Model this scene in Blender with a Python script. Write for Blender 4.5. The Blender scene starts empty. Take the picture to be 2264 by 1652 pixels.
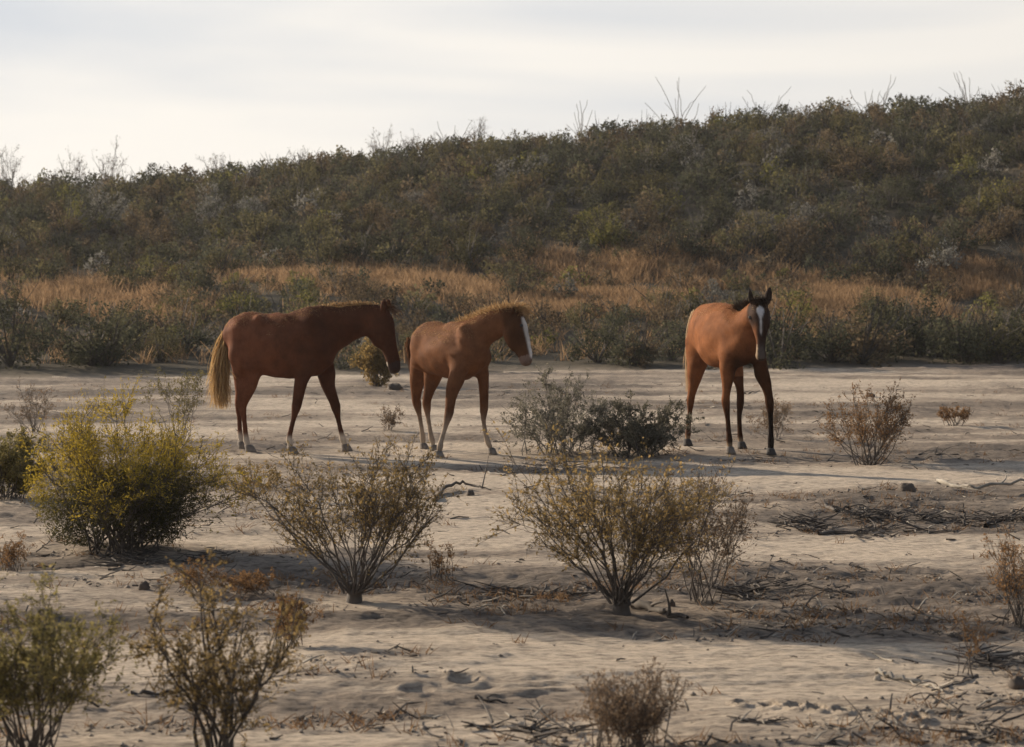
import bpy, math, random
import numpy as np
from mathutils import Vector

random.seed(7)
RNG = np.random.default_rng(7)
scene = bpy.context.scene
COL = scene.collection

# ------------------------------------------------------------------ camera
CAM_H, PITCH = 2.0, math.radians(2.858)
cam_data = bpy.data.cameras.new('camera')
cam_data.lens, cam_data.sensor_width = 82.81, 36.0
cam_data.clip_start, cam_data.clip_end = 0.5, 3000.0
cam = bpy.data.objects.new('camera', cam_data)
cam.location = (0, 0, CAM_H)
cam.rotation_euler = (math.radians(90) - PITCH, 0, 0)
COL.objects.link(cam)
scene.camera = cam
cam_data.dof.use_dof = True
cam_data.dof.focus_distance = 20.0
cam_data.dof.aperture_fstop = 5.0

# ------------------------------------------------------------------ light
SUN_EL, SUN_AZ = math.radians(19), math.radians(-54)      # azimuth from +Y, negative = left
sdir = Vector((math.sin(SUN_AZ) * math.cos(SUN_EL), math.cos(SUN_AZ) * math.cos(SUN_EL), math.sin(SUN_EL)))
sun_data = bpy.data.lights.new('sun', 'SUN')
sun_data.energy, sun_data.angle, sun_data.color = 5.0, math.radians(0.8), (1.0, 0.86, 0.68)
sun = bpy.data.objects.new('sun', sun_data)
sun.rotation_euler = sdir.to_track_quat('Z', 'Y').to_euler()
sun.location = (-40, 40, 30)
COL.objects.link(sun)

world = bpy.data.worlds.new('World')
scene.world = world
world.use_nodes = True
wn, wl = world.node_tree.nodes, world.node_tree.links
wn.clear()
w_out = wn.new('ShaderNodeOutputWorld')
w_bg = wn.new('ShaderNodeBackground')
w_bg.inputs['Strength'].default_value = 0.1
w_sky = wn.new('ShaderNodeTexSky')
w_sky.sky_type = 'NISHITA'
w_sky.sun_disc = False
w_sky.sun_elevation, w_sky.sun_rotation = SUN_EL, SUN_AZ
w_sky.air_density, w_sky.dust_density, w_sky.ozone_density = 1.0, 1.2, 1.0
# thin high cloud veil over the clear sky, streaked across the line of sight
w_tc = wn.new('ShaderNodeTexCoord')
w_map = wn.new('ShaderNodeMapping')
w_map.inputs['Location'].default_value = (0.5, 0.0, 0.3)
w_map.inputs['Rotation'].default_value = (0.0, math.radians(-13), math.radians(18))
w_map.inputs['Scale'].default_value = (2.6, 2.6, 15.0)
w_noise = wn.new('ShaderNodeTexNoise')
w_noise.inputs['Scale'].default_value = 1.0
w_noise.inputs['Detail'].default_value = 5.0
w_noise.inputs['Roughness'].default_value = 0.42
w_noise.inputs['Distortion'].default_value = 0.5
w_ramp = wn.new('ShaderNodeValToRGB')
w_ramp.color_ramp.elements[0].position, w_ramp.color_ramp.elements[1].position = 0.38, 0.585
w_ramp.color_ramp.elements[0].color = (4.15, 4.3, 4.55, 1)
w_ramp.color_ramp.elements[1].color = (5.9, 5.6, 5.2, 1)
# veil cover: full near the horizon, thinning overhead to the clear blue
w_sep = wn.new('ShaderNodeSeparateXYZ')
w_cov = wn.new('ShaderNodeMapRange')
w_cov.interpolation_type = 'SMOOTHSTEP'
w_cov.inputs['From Min'].default_value, w_cov.inputs['From Max'].default_value = 0.16, 0.60
w_cov.inputs['To Min'].default_value, w_cov.inputs['To Max'].default_value = 0.97, 0.12
w_mix = wn.new('ShaderNodeMix')
w_mix.data_type = 'RGBA'
wl.new(w_tc.outputs['Generated'], w_map.inputs['Vector'])
wl.new(w_map.outputs['Vector'], w_noise.inputs['Vector'])
wl.new(w_noise.outputs['Fac'], w_ramp.inputs['Fac'])
wl.new(w_tc.outputs['Generated'], w_sep.inputs['Vector'])
wl.new(w_sep.outputs['Z'], w_cov.inputs['Value'])
wl.new(w_cov.outputs['Result'], w_mix.inputs['Factor'])
wl.new(w_sky.outputs['Color'], w_mix.inputs[6])
# thin cloud scatters forward: brighter on the sun's side, dimmer opposite
w_dot = wn.new('ShaderNodeVectorMath')
w_dot.operation = 'DOT_PRODUCT'
w_dot.inputs[1].default_value = sdir
w_fwd = wn.new('ShaderNodeMapRange')
w_fwd.interpolation_type = 'SMOOTHSTEP'
w_fwd.inputs['From Min'].default_value, w_fwd.inputs['From Max'].default_value = -0.9, 0.78
w_fwd.inputs['To Min'].default_value, w_fwd.inputs['To Max'].default_value = 0.42, 1.12
w_scale = wn.new('ShaderNodeVectorMath')
w_scale.operation = 'SCALE'
wl.new(w_tc.outputs['Generated'], w_dot.inputs[0])
wl.new(w_dot.outputs['Value'], w_fwd.inputs['Value'])
wl.new(w_ramp.outputs['Color'], w_scale.inputs[0])
wl.new(w_fwd.outputs['Result'], w_scale.inputs['Scale'])
wl.new(w_scale.outputs['Vector'], w_mix.inputs[7])
wl.new(w_mix.outputs[2], w_bg.inputs['Color'])
wl.new(w_bg.outputs['Background'], w_out.inputs['Surface'])

scene.view_settings.view_transform = 'Standard'
scene.view_settings.look = 'None'
scene.view_settings.exposure = 0.58
scene.view_settings.gamma = 1.0
scene.view_settings.use_curve_mapping = False
scene.render.engine = 'CYCLES'
scene.cycles.max_bounces = 6
scene.cycles.diffuse_bounces = 3
scene.cycles.transmission_bounces = 3

# ------------------------------------------------------------------ helpers
FPX = 82.81 / 36.0 * 2264.0                     # focal length in the 2264 px wide picture all positions are noted in


def ground_at(px, py, z=0.0):
    """world point at height z seen at picture position (px, py)"""
    dx, dz = (px - 1132.0) / FPX, -(py - 826.0) / FPX
    c, s = math.cos(PITCH), math.sin(PITCH)
    d = (dx, c + dz * s, -s + dz * c)
    t = (z - CAM_H) / d[2]
    return np.array((d[0] * t, d[1] * t, z))


def px_per_m(y):
    return FPX / max(y, 1.0)


class Noise:
    def __init__(self, seed):
        self.t = np.random.default_rng(seed).random((256, 256))

    def __call__(self, x, y):
        x0, y0 = np.floor(x).astype(int), np.floor(y).astype(int)
        fx, fy = x - x0, y - y0
        fx, fy = fx * fx * (3 - 2 * fx), fy * fy * (3 - 2 * fy)
        a, b = x0 & 255, (x0 + 1) & 255
        c, d = y0 & 255, (y0 + 1) & 255
        t = self.t
        return (t[a, c] * (1 - fx) + t[b, c] * fx) * (1 - fy) + (t[a, d] * (1 - fx) + t[b, d] * fx) * fy


NS = [Noise(100 + i) for i in range(8)]


def fbm(i, x, y, octv=4, gain=0.5):
    s, a, tot = 0.0, 1.0, 0.0
    for o in range(octv):
        s = s + a * NS[(i + o) % 8](x * 2 ** o + 17.3 * o, y * 2 ** o + 5.1 * o)
        tot += a
        a *= gain
    return s / tot


def sstep(a, b, x):
    t = np.clip((x - a) / (b - a), 0, 1)
    return t * t * (3 - 2 * t)


def make_mesh(name, verts, faces, smooth=True, attrs=None, matidx=None):
    """faces: one (n,3) or (n,4) int array, or a list of such arrays"""
    if not isinstance(faces, list):
        faces = [faces]
    faces = [f for f in faces if len(f)]
    me = bpy.data.meshes.new(name)
    me.vertices.add(len(verts))
    me.vertices.foreach_set('co', np.asarray(verts, np.float32).ravel())
    nl = sum(f.size for f in faces)
    nf = sum(len(f) for f in faces)
    me.loops.add(nl)
    me.polygons.add(nf)
    me.loops.foreach_set('vertex_index', np.concatenate([f.ravel() for f in faces]).astype(np.int32))
    sizes = np.concatenate([np.full(len(f), f.shape[1]) for f in faces])
    starts = np.concatenate([[0], np.cumsum(sizes)[:-1]])
    me.polygons.foreach_set('loop_start', starts.astype(np.int32))
    me.polygons.foreach_set('use_smooth', np.full(nf, smooth))
    if matidx is not None:
        me.polygons.foreach_set('material_index', np.asarray(matidx, np.int32))
    me.update(calc_edges=True)
    for k, v in (attrs or {}).items():
        v = np.asarray(v, np.float32)
        if v.ndim == 1:
            a = me.attributes.new(k, 'FLOAT', 'POINT')
            a.data.foreach_set('value', v)
        else:
            a = me.attributes.new(k, 'FLOAT_COLOR', 'POINT')
            if v.shape[1] == 3:
                v = np.concatenate([v, np.ones((len(v), 1), np.float32)], 1)
            a.data.foreach_set('color', v.ravel())
    me.validate()
    return me


def link(name, me, mats, parent=None, loc=(0, 0, 0)):
    o = bpy.data.objects.new(name, me)
    for m in (mats if isinstance(mats, (list, tuple)) else [mats]):
        o.data.materials.append(m)
    o.location = loc
    COL.objects.link(o)
    if parent is not None:
        o.parent = parent
    return o


def empty(name, loc):
    o = bpy.data.objects.new(name, None)
    o.empty_display_size = 0.2
    o.location = loc
    COL.objects.link(o)
    return o


def tag(o, label=None, cat=None, group=None, kind=None):
    for k, v in (('label', label), ('category', cat), ('group', group), ('kind', kind)):
        if v:
            o[k] = v
    return o


def norm(v):
    return v / np.maximum(np.linalg.norm(v, axis=-1, keepdims=True), 1e-9)


def tubes(pts, rad, sides=4):
    """pts (n,m,3), rad (n,m) -> verts, quad faces"""
    n, m, _ = pts.shape
    tan = norm(pts[:, -1] - pts[:, 0])
    ref = np.where(np.abs(tan[:, 2:3]) < 0.9, np.array([[0, 0, 1.0]]), np.array([[1.0, 0, 0]]))
    u = norm(np.cross(tan, ref))
    w = np.cross(tan, u)
    ang = np.arange(sides) / sides * 2 * np.pi
    ring = np.cos(ang)[None, :, None] * u[:, None, :] + np.sin(ang)[None, :, None] * w[:, None, :]
    v = pts[:, :, None, :] + rad[:, :, None, None] * ring[:, None, :, :]
    idx = np.arange(n * m * sides).reshape(n, m, sides)
    a, b = idx[:, :-1, :], idx[:, 1:, :]
    f = np.stack([a, np.roll(a, -1, 2), np.roll(b, -1, 2), b], -1).reshape(-1, 4)
    return v.reshape(-1, 3), f


def ribbons(pts, width, rng):
    """tapering hair strips: pts (n,m,3), width (n,)"""
    n, m, _ = pts.shape
    tan = norm(pts[:, -1] - pts[:, 0])
    side = norm(np.cross(tan, norm(rng.normal(size=(n, 3)))))
    prof = np.linspace(1, 0.15, m) ** 0.7
    off = side[:, None, :] * (width[:, None] * 0.5 * prof[None, :])[:, :, None]
    v = np.stack([pts - off, pts + off], 2)
    idx = np.arange(n * m * 2).reshape(n, m, 2)
    f = np.stack([idx[:, :-1, 0], idx[:, :-1, 1], idx[:, 1:, 1], idx[:, 1:, 0]], -1).reshape(-1, 4)
    return v.reshape(-1, 3), f


def bezier(p0, p1, p2, m):
    t = np.linspace(0, 1, m)[None, :, None]
    return (1 - t) ** 2 * p0[:, None] + 2 * t * (1 - t) * p1[:, None] + t * t * p2[:, None]


# ------------------------------------------------------------------ materials
def new_mat(name):
    m = bpy.data.materials.new(name)
    m.use_nodes = True
    nt = m.node_tree
    b = nt.nodes['Principled BSDF']
    return m, nt, b


def ramp(nt, stops, interp='LINEAR'):
    r = nt.nodes.new('ShaderNodeValToRGB')
    r.color_ramp.interpolation = interp
    while len(r.color_ramp.elements) < len(stops):
        r.color_ramp.elements.new(0.5)
    for e, (p, c) in zip(r.color_ramp.elements, stops):
        e.position = p
        e.color = (*c, 1)
    return r


def attr_node(nt, name):
    a = nt.nodes.new('ShaderNodeAttribute')
    a.attribute_name = name
    return a


def noise_node(nt, scale, detail=4, rough=0.55, vec=None):
    n = nt.nodes.new('ShaderNodeTexNoise')
    n.inputs['Scale'].default_value = scale
    n.inputs['Detail'].default_value = detail
    n.inputs['Roughness'].default_value = rough
    if vec is not None:
        nt.links.new(vec, n.inputs['Vector'])
    return n


def mixc(nt, fac, a, b, mode='MIX'):
    m = nt.nodes.new('ShaderNodeMix')
    m.data_type = 'RGBA'
    m.blend_type = mode
    for sock, v in ((m.inputs[0], fac), (m.inputs[6], a), (m.inputs[7], b)):
        if hasattr(v, 'is_output'):
            nt.links.new(v, sock)
        elif isinstance(v, (int, float)):
            sock.default_value = v
        else:
            sock.default_value = (*v, 1)
    return m.outputs[2]


def foliage_mat(name, cols, trans=0.4, tint_range=0.25, rnd=True):
    """cols: three colours picked by the leaf attribute 'tint'"""
    m = bpy.data.materials.new(name)
    m.use_nodes = True
    nt = m.node_tree
    nt.nodes.clear()
    out = nt.nodes.new('ShaderNodeOutputMaterial')
    a = attr_node(nt, 'tint')
    r = ramp(nt, [(0.0, cols[0]), (0.5, cols[1]), (1.0, cols[2])])
    nt.links.new(a.outputs['Fac'], r.inputs['Fac'])
    c = r.outputs['Color']
    if rnd:
        oi = nt.nodes.new('ShaderNodeObjectInfo')
        hs = nt.nodes.new('ShaderNodeHueSaturation')
        mr = nt.nodes.new('ShaderNodeMapRange')
        mr.inputs['To Min'].default_value, mr.inputs['To Max'].default_value = 1 - tint_range, 1 + tint_range
        nt.links.new(oi.outputs['Random'], mr.inputs['Value'])
        nt.links.new(mr.outputs['Result'], hs.inputs['Value'])
        nt.links.new(c, hs.inputs['Color'])
        c = hs.outputs['Color']
    d = nt.nodes.new('ShaderNodeBsdfDiffuse')
    t = nt.nodes.new('ShaderNodeBsdfTranslucent')
    g = nt.nodes.new('ShaderNodeMixShader')
    g.inputs['Fac'].default_value = trans
    for s in (d, t):
        nt.links.new(c, s.inputs['Color'])
    nt.links.new(d.outputs[0], g.inputs[1])
    nt.links.new(t.outputs[0], g.inputs[2])
    nt.links.new(g.outputs[0], out.inputs['Surface'])
    return m


def wood_mat(name, c0, c1):
    m, nt, b = new_mat(name)
    tc = nt.nodes.new('ShaderNodeTexCoord')
    n = noise_node(nt, 14, 4, 0.6, tc.outputs['Object'])
    r = ramp(nt, [(0.3, c0), (0.7, c1)])
    nt.links.new(n.outputs['Fac'], r.inputs['Fac'])
    nt.links.new(r.outputs['Color'], b.inputs['Base Color'])
    b.inputs['Roughness'].default_value = 0.85
    return m


M_LEAF = {
    'creosote': foliage_mat('creosote_leaf', [(0.138, 0.100, 0.044), (0.250, 0.175, 0.069), (0.375, 0.250, 0.100)], .5),
    'olive': foliage_mat('olive_leaf', [(0.125, 0.112, 0.048), (0.213, 0.181, 0.069), (0.325, 0.250, 0.100)], .45),
    'yellow': foliage_mat('yellow_leaf', [(.06, .058, .03), (.17, .14, .04), (.50, .36, .05)], .45),
    'rusty': foliage_mat('rusty_leaf', [(0.138, 0.081, 0.040), (0.230, 0.132, 0.063), (0.310, 0.184, 0.092)], .45),
    'brown': foliage_mat('brown_leaf', [(0.127, 0.090, 0.063), (0.196, 0.138, 0.092), (0.276, 0.190, 0.115)], .4),
    'grey': foliage_mat('grey_leaf', [(0.092, 0.090, 0.067), (0.161, 0.149, 0.115), (0.253, 0.230, 0.172)], .35),
    'sage': foliage_mat('dark_leaf', [(0.081, 0.076, 0.057), (0.138, 0.127, 0.092), (0.218, 0.196, 0.144)], .35),
    # hillside kinds
    'hill_dark': foliage_mat('hill_dark_leaf', [(0.055, 0.056, 0.037), (0.088, 0.087, 0.054), (0.134, 0.122, 0.073)], .35),
    'hill_olive': foliage_mat('hill_olive_leaf', [(0.079, 0.073, 0.039), (0.134, 0.117, 0.059), (0.201, 0.167, 0.083)], .35),
    'hill_brown': foliage_mat('hill_brown_leaf', [(0.091, 0.068, 0.044), (0.152, 0.112, 0.068), (0.226, 0.165, 0.098)], .35),
    'hill_grey': foliage_mat('hill_grey_leaf', [(0.122, 0.116, 0.098), (0.201, 0.189, 0.159), (0.293, 0.275, 0.238)], .3),
    'hill_green': foliage_mat('hill_green_leaf', [(0.098, 0.101, 0.037), (0.171, 0.159, 0.051), (0.268, 0.220, 0.073)], .4),
}
M_BRANCH = wood_mat('dark_branch_bark', (.045, .036, .03), (.10, .08, .065))
M_BRANCH_GREY = wood_mat('grey_branch_bark', (.10, .085, .07), (.22, .19, .16))
M_DEADWOOD = wood_mat('bleached_dead_wood', (.20, .17, .135), (.36, .32, .26))
M_ROTWOOD = wood_mat('dark_dead_wood', (.04, .033, .028), (.10, .078, .06))
M_GRASS = foliage_mat('dry_grass_blade', [(.19, .122, .068), (.31, .20, .112), (.45, .30, .17)], .45, rnd=False)
M_WEED = foliage_mat('dry_weed_blade', [(.12, .07, .042), (.19, .115, .065), (.26, .17, .09)], .4, rnd=False)
M_STONE = wood_mat('stone_surface', (.13, .105, .082), (.28, .235, .185))
M_DUNG = wood_mat('dark_dry_clod', (.05, .037, .027), (.11, .078, .055))

# ------------------------------------------------------------------ ground
RIDGE = np.array([(-900, 415), (-300, 405), (0, 398), (350, 388), (620, 362), (800, 335), (1000, 312), (1150, 305), (1400, 277),
                  (1700, 247), (1900, 235), (2050, 235), (2264, 207), (2600, 170), (3200, 140)], float)
YR = 88.0


def edge_y(x):
    return 41.3 + 0.33 * 12 * np.tanh(x / 12) + 1.9 * (fbm(3, x * 0.45, x * 0 + 3.3, 4) - 0.5)


HORSE_SPOTS = [ground_at(623, 999.7), ground_at(1000.7, 1004.7), ground_at(1607.7, 996)]
DENTS = [((1640 + 55 * i + (i % 3) * 4, 1551 + 6.5 * i), 17) for i in range(8)]


def blob_v(x, y, zones):
    """sum of soft elongated patches given at picture positions: (px, py, half width px, half height px, weight)"""
    s = np.zeros_like(x)
    for px, py, hw, hh, wgt in zones:
        c = ground_at(px, py)
        k = px_per_m(c[1])
        y1 = ground_at(px, py - hh)[1]
        y0 = ground_at(px, py + hh)[1]
        ry = (y1 - y0) / 2
        s = s + wgt * np.exp(-(((x - c[0]) / (hw / k)) ** 2 + ((y - c[1]) / ry) ** 2) ** 1.5)
    return s


_hr = np.random.default_rng(77)
HOOFPRINTS = []
for _h in HORSE_SPOTS:                          # the trails each horse left behind, drifting in from the left
    for _k in range(34):
        _t = _hr.uniform(.3, 6.5)
        HOOFPRINTS.append((_h[0] - _t + _hr.normal(0, .1), _h[1] + .18 * _t * _hr.uniform(.4, 1.3) + _hr.normal(0, .22), 0))
for _k in range(4):
    _q = ground_at(_hr.uniform(750, 2200), _hr.uniform(1380, 1640))
    HOOFPRINTS.append((_q[0], _q[1], 0))
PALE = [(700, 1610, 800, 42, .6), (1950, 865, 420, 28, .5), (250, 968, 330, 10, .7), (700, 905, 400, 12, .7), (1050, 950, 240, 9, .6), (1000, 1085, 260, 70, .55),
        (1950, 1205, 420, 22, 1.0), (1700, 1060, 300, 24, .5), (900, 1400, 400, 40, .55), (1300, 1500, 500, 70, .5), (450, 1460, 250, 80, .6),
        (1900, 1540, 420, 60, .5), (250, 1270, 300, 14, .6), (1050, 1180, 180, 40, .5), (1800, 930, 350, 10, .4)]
DARK = [(2000, 1140, 360, 38, 1.0), (1750, 1290, 560, 42, .8), (1150, 1300, 260, 45, .6), (560, 1290, 200, 30, .6), (640, 985, 320, 24, .5),  # littered soil; shade under bush and horses is painted in too
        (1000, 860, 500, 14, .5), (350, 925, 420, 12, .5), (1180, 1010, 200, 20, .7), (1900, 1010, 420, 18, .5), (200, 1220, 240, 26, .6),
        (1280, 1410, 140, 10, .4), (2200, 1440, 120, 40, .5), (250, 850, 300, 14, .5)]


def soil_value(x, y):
    """0 = grey-brown littered soil and painted ground shade, 1 = pale silt crust"""
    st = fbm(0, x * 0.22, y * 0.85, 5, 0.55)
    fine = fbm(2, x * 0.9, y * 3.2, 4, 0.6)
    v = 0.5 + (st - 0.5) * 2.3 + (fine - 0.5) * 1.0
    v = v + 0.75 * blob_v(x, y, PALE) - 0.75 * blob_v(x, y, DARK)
    return np.clip(v, 0, 1)


def macro_z(x, y):
    d = y - edge_y(x)
    z = 0.05 * sstep(-0.3, 0.7, d) + 1.45 * sstep(0, 20, d)
    az = (x / np.maximum(y, 1)) * FPX + 1132
    rp = np.interp(np.clip(az, -900, 3200), RIDGE[:, 0], RIDGE[:, 1])
    rz = CAM_H + (566 - rp - 40 - 8 * sstep(0, 2264, az)) * YR / FPX
    u = np.clip((y - 57.0) / (YR - 57.0), 0, 1.6)
    hill = np.where(u < 1, np.sin(np.clip(u, 0, 1) * np.pi / 2) ** 1.15, 1 - 0.22 * (u - 1))
    z = z + (rz - 1.63) * hill
    rough = sstep(2, 14, d)
    z = z + rough * (0.9 * (fbm(4, x * 0.11, y * 0.11, 3) - 0.5) * sstep(8, 25, d) * (1 - 0.6 * sstep(0.8, 1.0, u)) + 0.25 * (fbm(1, x * 0.6, y * 0.6, 2) - 0.5))
    far = sstep(110, 200, y)
    return z * (1 - 0.4 * far)


def micro_z(x, y):
    wash = 1 - sstep(-0.5, 1.5, y - edge_y(x))
    s = soil_value(x, y)
    a = fbm(5, x * 0.55, y * 1.6, 4, 0.55)
    # low flow terraces: stepped streaks with tiny scarps
    q = fbm(6, x * 0.28, y * 1.05, 4, 0.5) * 9.0
    terr = (np.floor(q) + sstep(0.62, 0.76, q - np.floor(q)))
    lump = fbm(2, x * 4.5, y * 7.5, 4, 0.65)
    z = 0.05 * (a - 0.5) + 0.012 * (terr - 4.5) + (0.009 + 0.036 * (1 - s)) * (lump - 0.5) * 2
    calm = np.ones_like(x)
    for h in HORSE_SPOTS:
        calm = calm * (1 - 0.8 * np.exp(-(((x - h[0]) / 1.0) ** 2 + ((y - h[1]) / 1.2) ** 2) ** 2))
    z = z * calm
    for hx, hy, ha in HOOFPRINTS:
        near = np.abs(x - hx) + np.abs(y - hy) < .4
        if not near.any():
            continue
        u, v = x[near] - hx, y[near] - hy
        r = (u / .062) ** 2 + (v / .07) ** 2
        z[near] += -.022 * np.exp(-r ** 2) + .009 * np.exp(-((np.sqrt(r) - 1.45) / .35) ** 2)
    for (px, py), hw in DENTS:
        c = ground_at(px, py)
        k = px_per_m(c[1])
        r = ((x - c[0]) / (hw / k)) ** 2 + ((y - c[1]) / 0.07) ** 2
        z = z - 0.06 * np.exp(-r ** 2) + 0.02 * np.exp(-((np.sqrt(r) - 1.35) / 0.3) ** 2)
    return z * wash


def height(x, y):
    x, y = np.asarray(x, float), np.asarray(y, float)
    return macro_z(x, y) + micro_z(x, y)


def gz(x, y):
    return float(height(np.array([x]), np.array([y]))[0])


def build_ground():
    ys = list(np.arange(-30, 8, 2.0))
    y = 8.0
    while y < 46:
        ys.append(y)
        y += max(0.016, y * y / 4712 * 0.95)
    while y < 100:
        ys.append(y)
        y += 0.45
    while y < 900:
        ys.append(y)
        y *= 1.14
    ys = np.array(ys)
    core = np.arange(-0.29, 0.2901, 0.0016)
    wing = 0.29 + 0.02 * (1.18 ** np.arange(1, 26) - 1)
    ss = np.concatenate([-wing[::-1], core, wing])
    Y, S = np.meshgrid(ys, ss, indexing='ij')
    X = S * np.maximum(Y, 8.0)
    Z = height(X, Y)
    D = Y - edge_y(X)
    verts = np.stack([X, Y, Z], -1).reshape(-1, 3)
    n, m = X.shape
    idx = np.arange(n * m).reshape(n, m)
    f = np.stack([idx[:-1, :-1], idx[:-1, 1:], idx[1:, 1:], idx[1:, :-1]], -1)
    cy = 0.5 * (D[:-1, :-1] + D[1:, 1:])
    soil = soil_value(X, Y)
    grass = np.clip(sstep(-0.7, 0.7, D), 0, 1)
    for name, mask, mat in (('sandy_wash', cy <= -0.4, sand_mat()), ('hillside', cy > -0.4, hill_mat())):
        ff = f[mask]
        used = np.unique(ff)
        remap = np.full(n * m, -1)
        remap[used] = np.arange(len(used))
        me = make_mesh(name, verts[used], remap[ff], attrs={'soil': soil.ravel()[used], 'bank': grass.ravel()[used]})
        o = link(name, me, mat)
        tag(o, kind='structure')


def sand_mat():
    m, nt, b = new_mat('wash_sand')
    geo = nt.nodes.new('ShaderNodeNewGeometry')
    mp = nt.nodes.new('ShaderNodeMapping')
    mp.inputs['Scale'].default_value = (0.6, 1.7, 1.0)
    nt.links.new(geo.outputs['Position'], mp.inputs['Vector'])
    a = attr_node(nt, 'soil')
    n1 = noise_node(nt, 3.0, 6, 0.65, mp.outputs['Vector'])
    n2 = noise_node(nt, 22.0, 5, 0.7, mp.outputs['Vector'])
    add = nt.nodes.new('ShaderNodeMath')
    add.operation = 'MULTIPLY_ADD'
    nt.links.new(n1.outputs['Fac'], add.inputs[0])
    add.inputs[1].default_value = 0.7
    nt.links.new(a.outputs['Fac'], add.inputs[2])
    sub = nt.nodes.new('ShaderNodeMath')
    sub.operation = 'SUBTRACT'
    nt.links.new(add.outputs[0], sub.inputs[0])
    sub.inputs[1].default_value = 0.35
    r = ramp(nt, [(0.0, (.16, .13, .105)), (0.45, (.30, .241, .186)), (1.0, (.58, .478, .368))])
    nt.links.new(sub.outputs[0], r.inputs['Fac'])
    g = ramp(nt, [(0.34, (.42, .41, .41)), (0.56, (1.08, 1.07, 1.05))])
    nt.links.new(n2.outputs['Fac'], g.inputs['Fac'])
    c = mixc(nt, 1.0, r.outputs['Color'], g.outputs['Color'], 'MULTIPLY')
    nt.links.new(c, b.inputs['Base Color'])
    b.inputs['Roughness'].default_value = 0.95
    b.inputs['Specular IOR Level'].default_value = 0.15
    bump = nt.nodes.new('ShaderNodeBump')
    bump.inputs['Strength'].default_value = 0.9
    bump.inputs['Distance'].default_value = 0.05
    n3 = noise_node(nt, 11.0, 8, 0.72, mp.outputs['Vector'])
    nt.links.new(n3.outputs['Fac'], bump.inputs['Height'])
    nt.links.new(bump.outputs['Normal'], b.inputs['Normal'])
    return m


def hill_mat():
    m, nt, b = new_mat('hill_soil')
    geo = nt.nodes.new('ShaderNodeNewGeometry')
    n1 = noise_node(nt, 0.5, 6, 0.65, geo.outputs['Position'])
    r = ramp(nt, [(0.3, (.06, .05, .036)), (0.6, (.095, .078, .054)), (0.8, (.14, .11, .075))])
    nt.links.new(n1.outputs['Fac'], r.inputs['Fac'])
    a = attr_node(nt, 'bank')
    c = mixc(nt, a.outputs['Fac'], (.27, .22, .165), r.outputs['Color'])
    nt.links.new(c, b.inputs['Base Color'])
    b.inputs['Roughness'].default_value = 0.95
    b.inputs['Specular IOR Level'].default_value = 0.1
    bump = nt.nodes.new('ShaderNodeBump')
    bump.inputs['Strength'].default_value = 0.8
    bump.inputs['Distance'].default_value = 0.15
    n3 = noise_node(nt, 4.0, 6, 0.7, geo.outputs['Position'])
    nt.links.new(n3.outputs['Fac'], bump.inputs['Height'])
    nt.links.new(bump.outputs['Normal'], b.inputs['Normal'])
    return m


build_ground()


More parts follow.
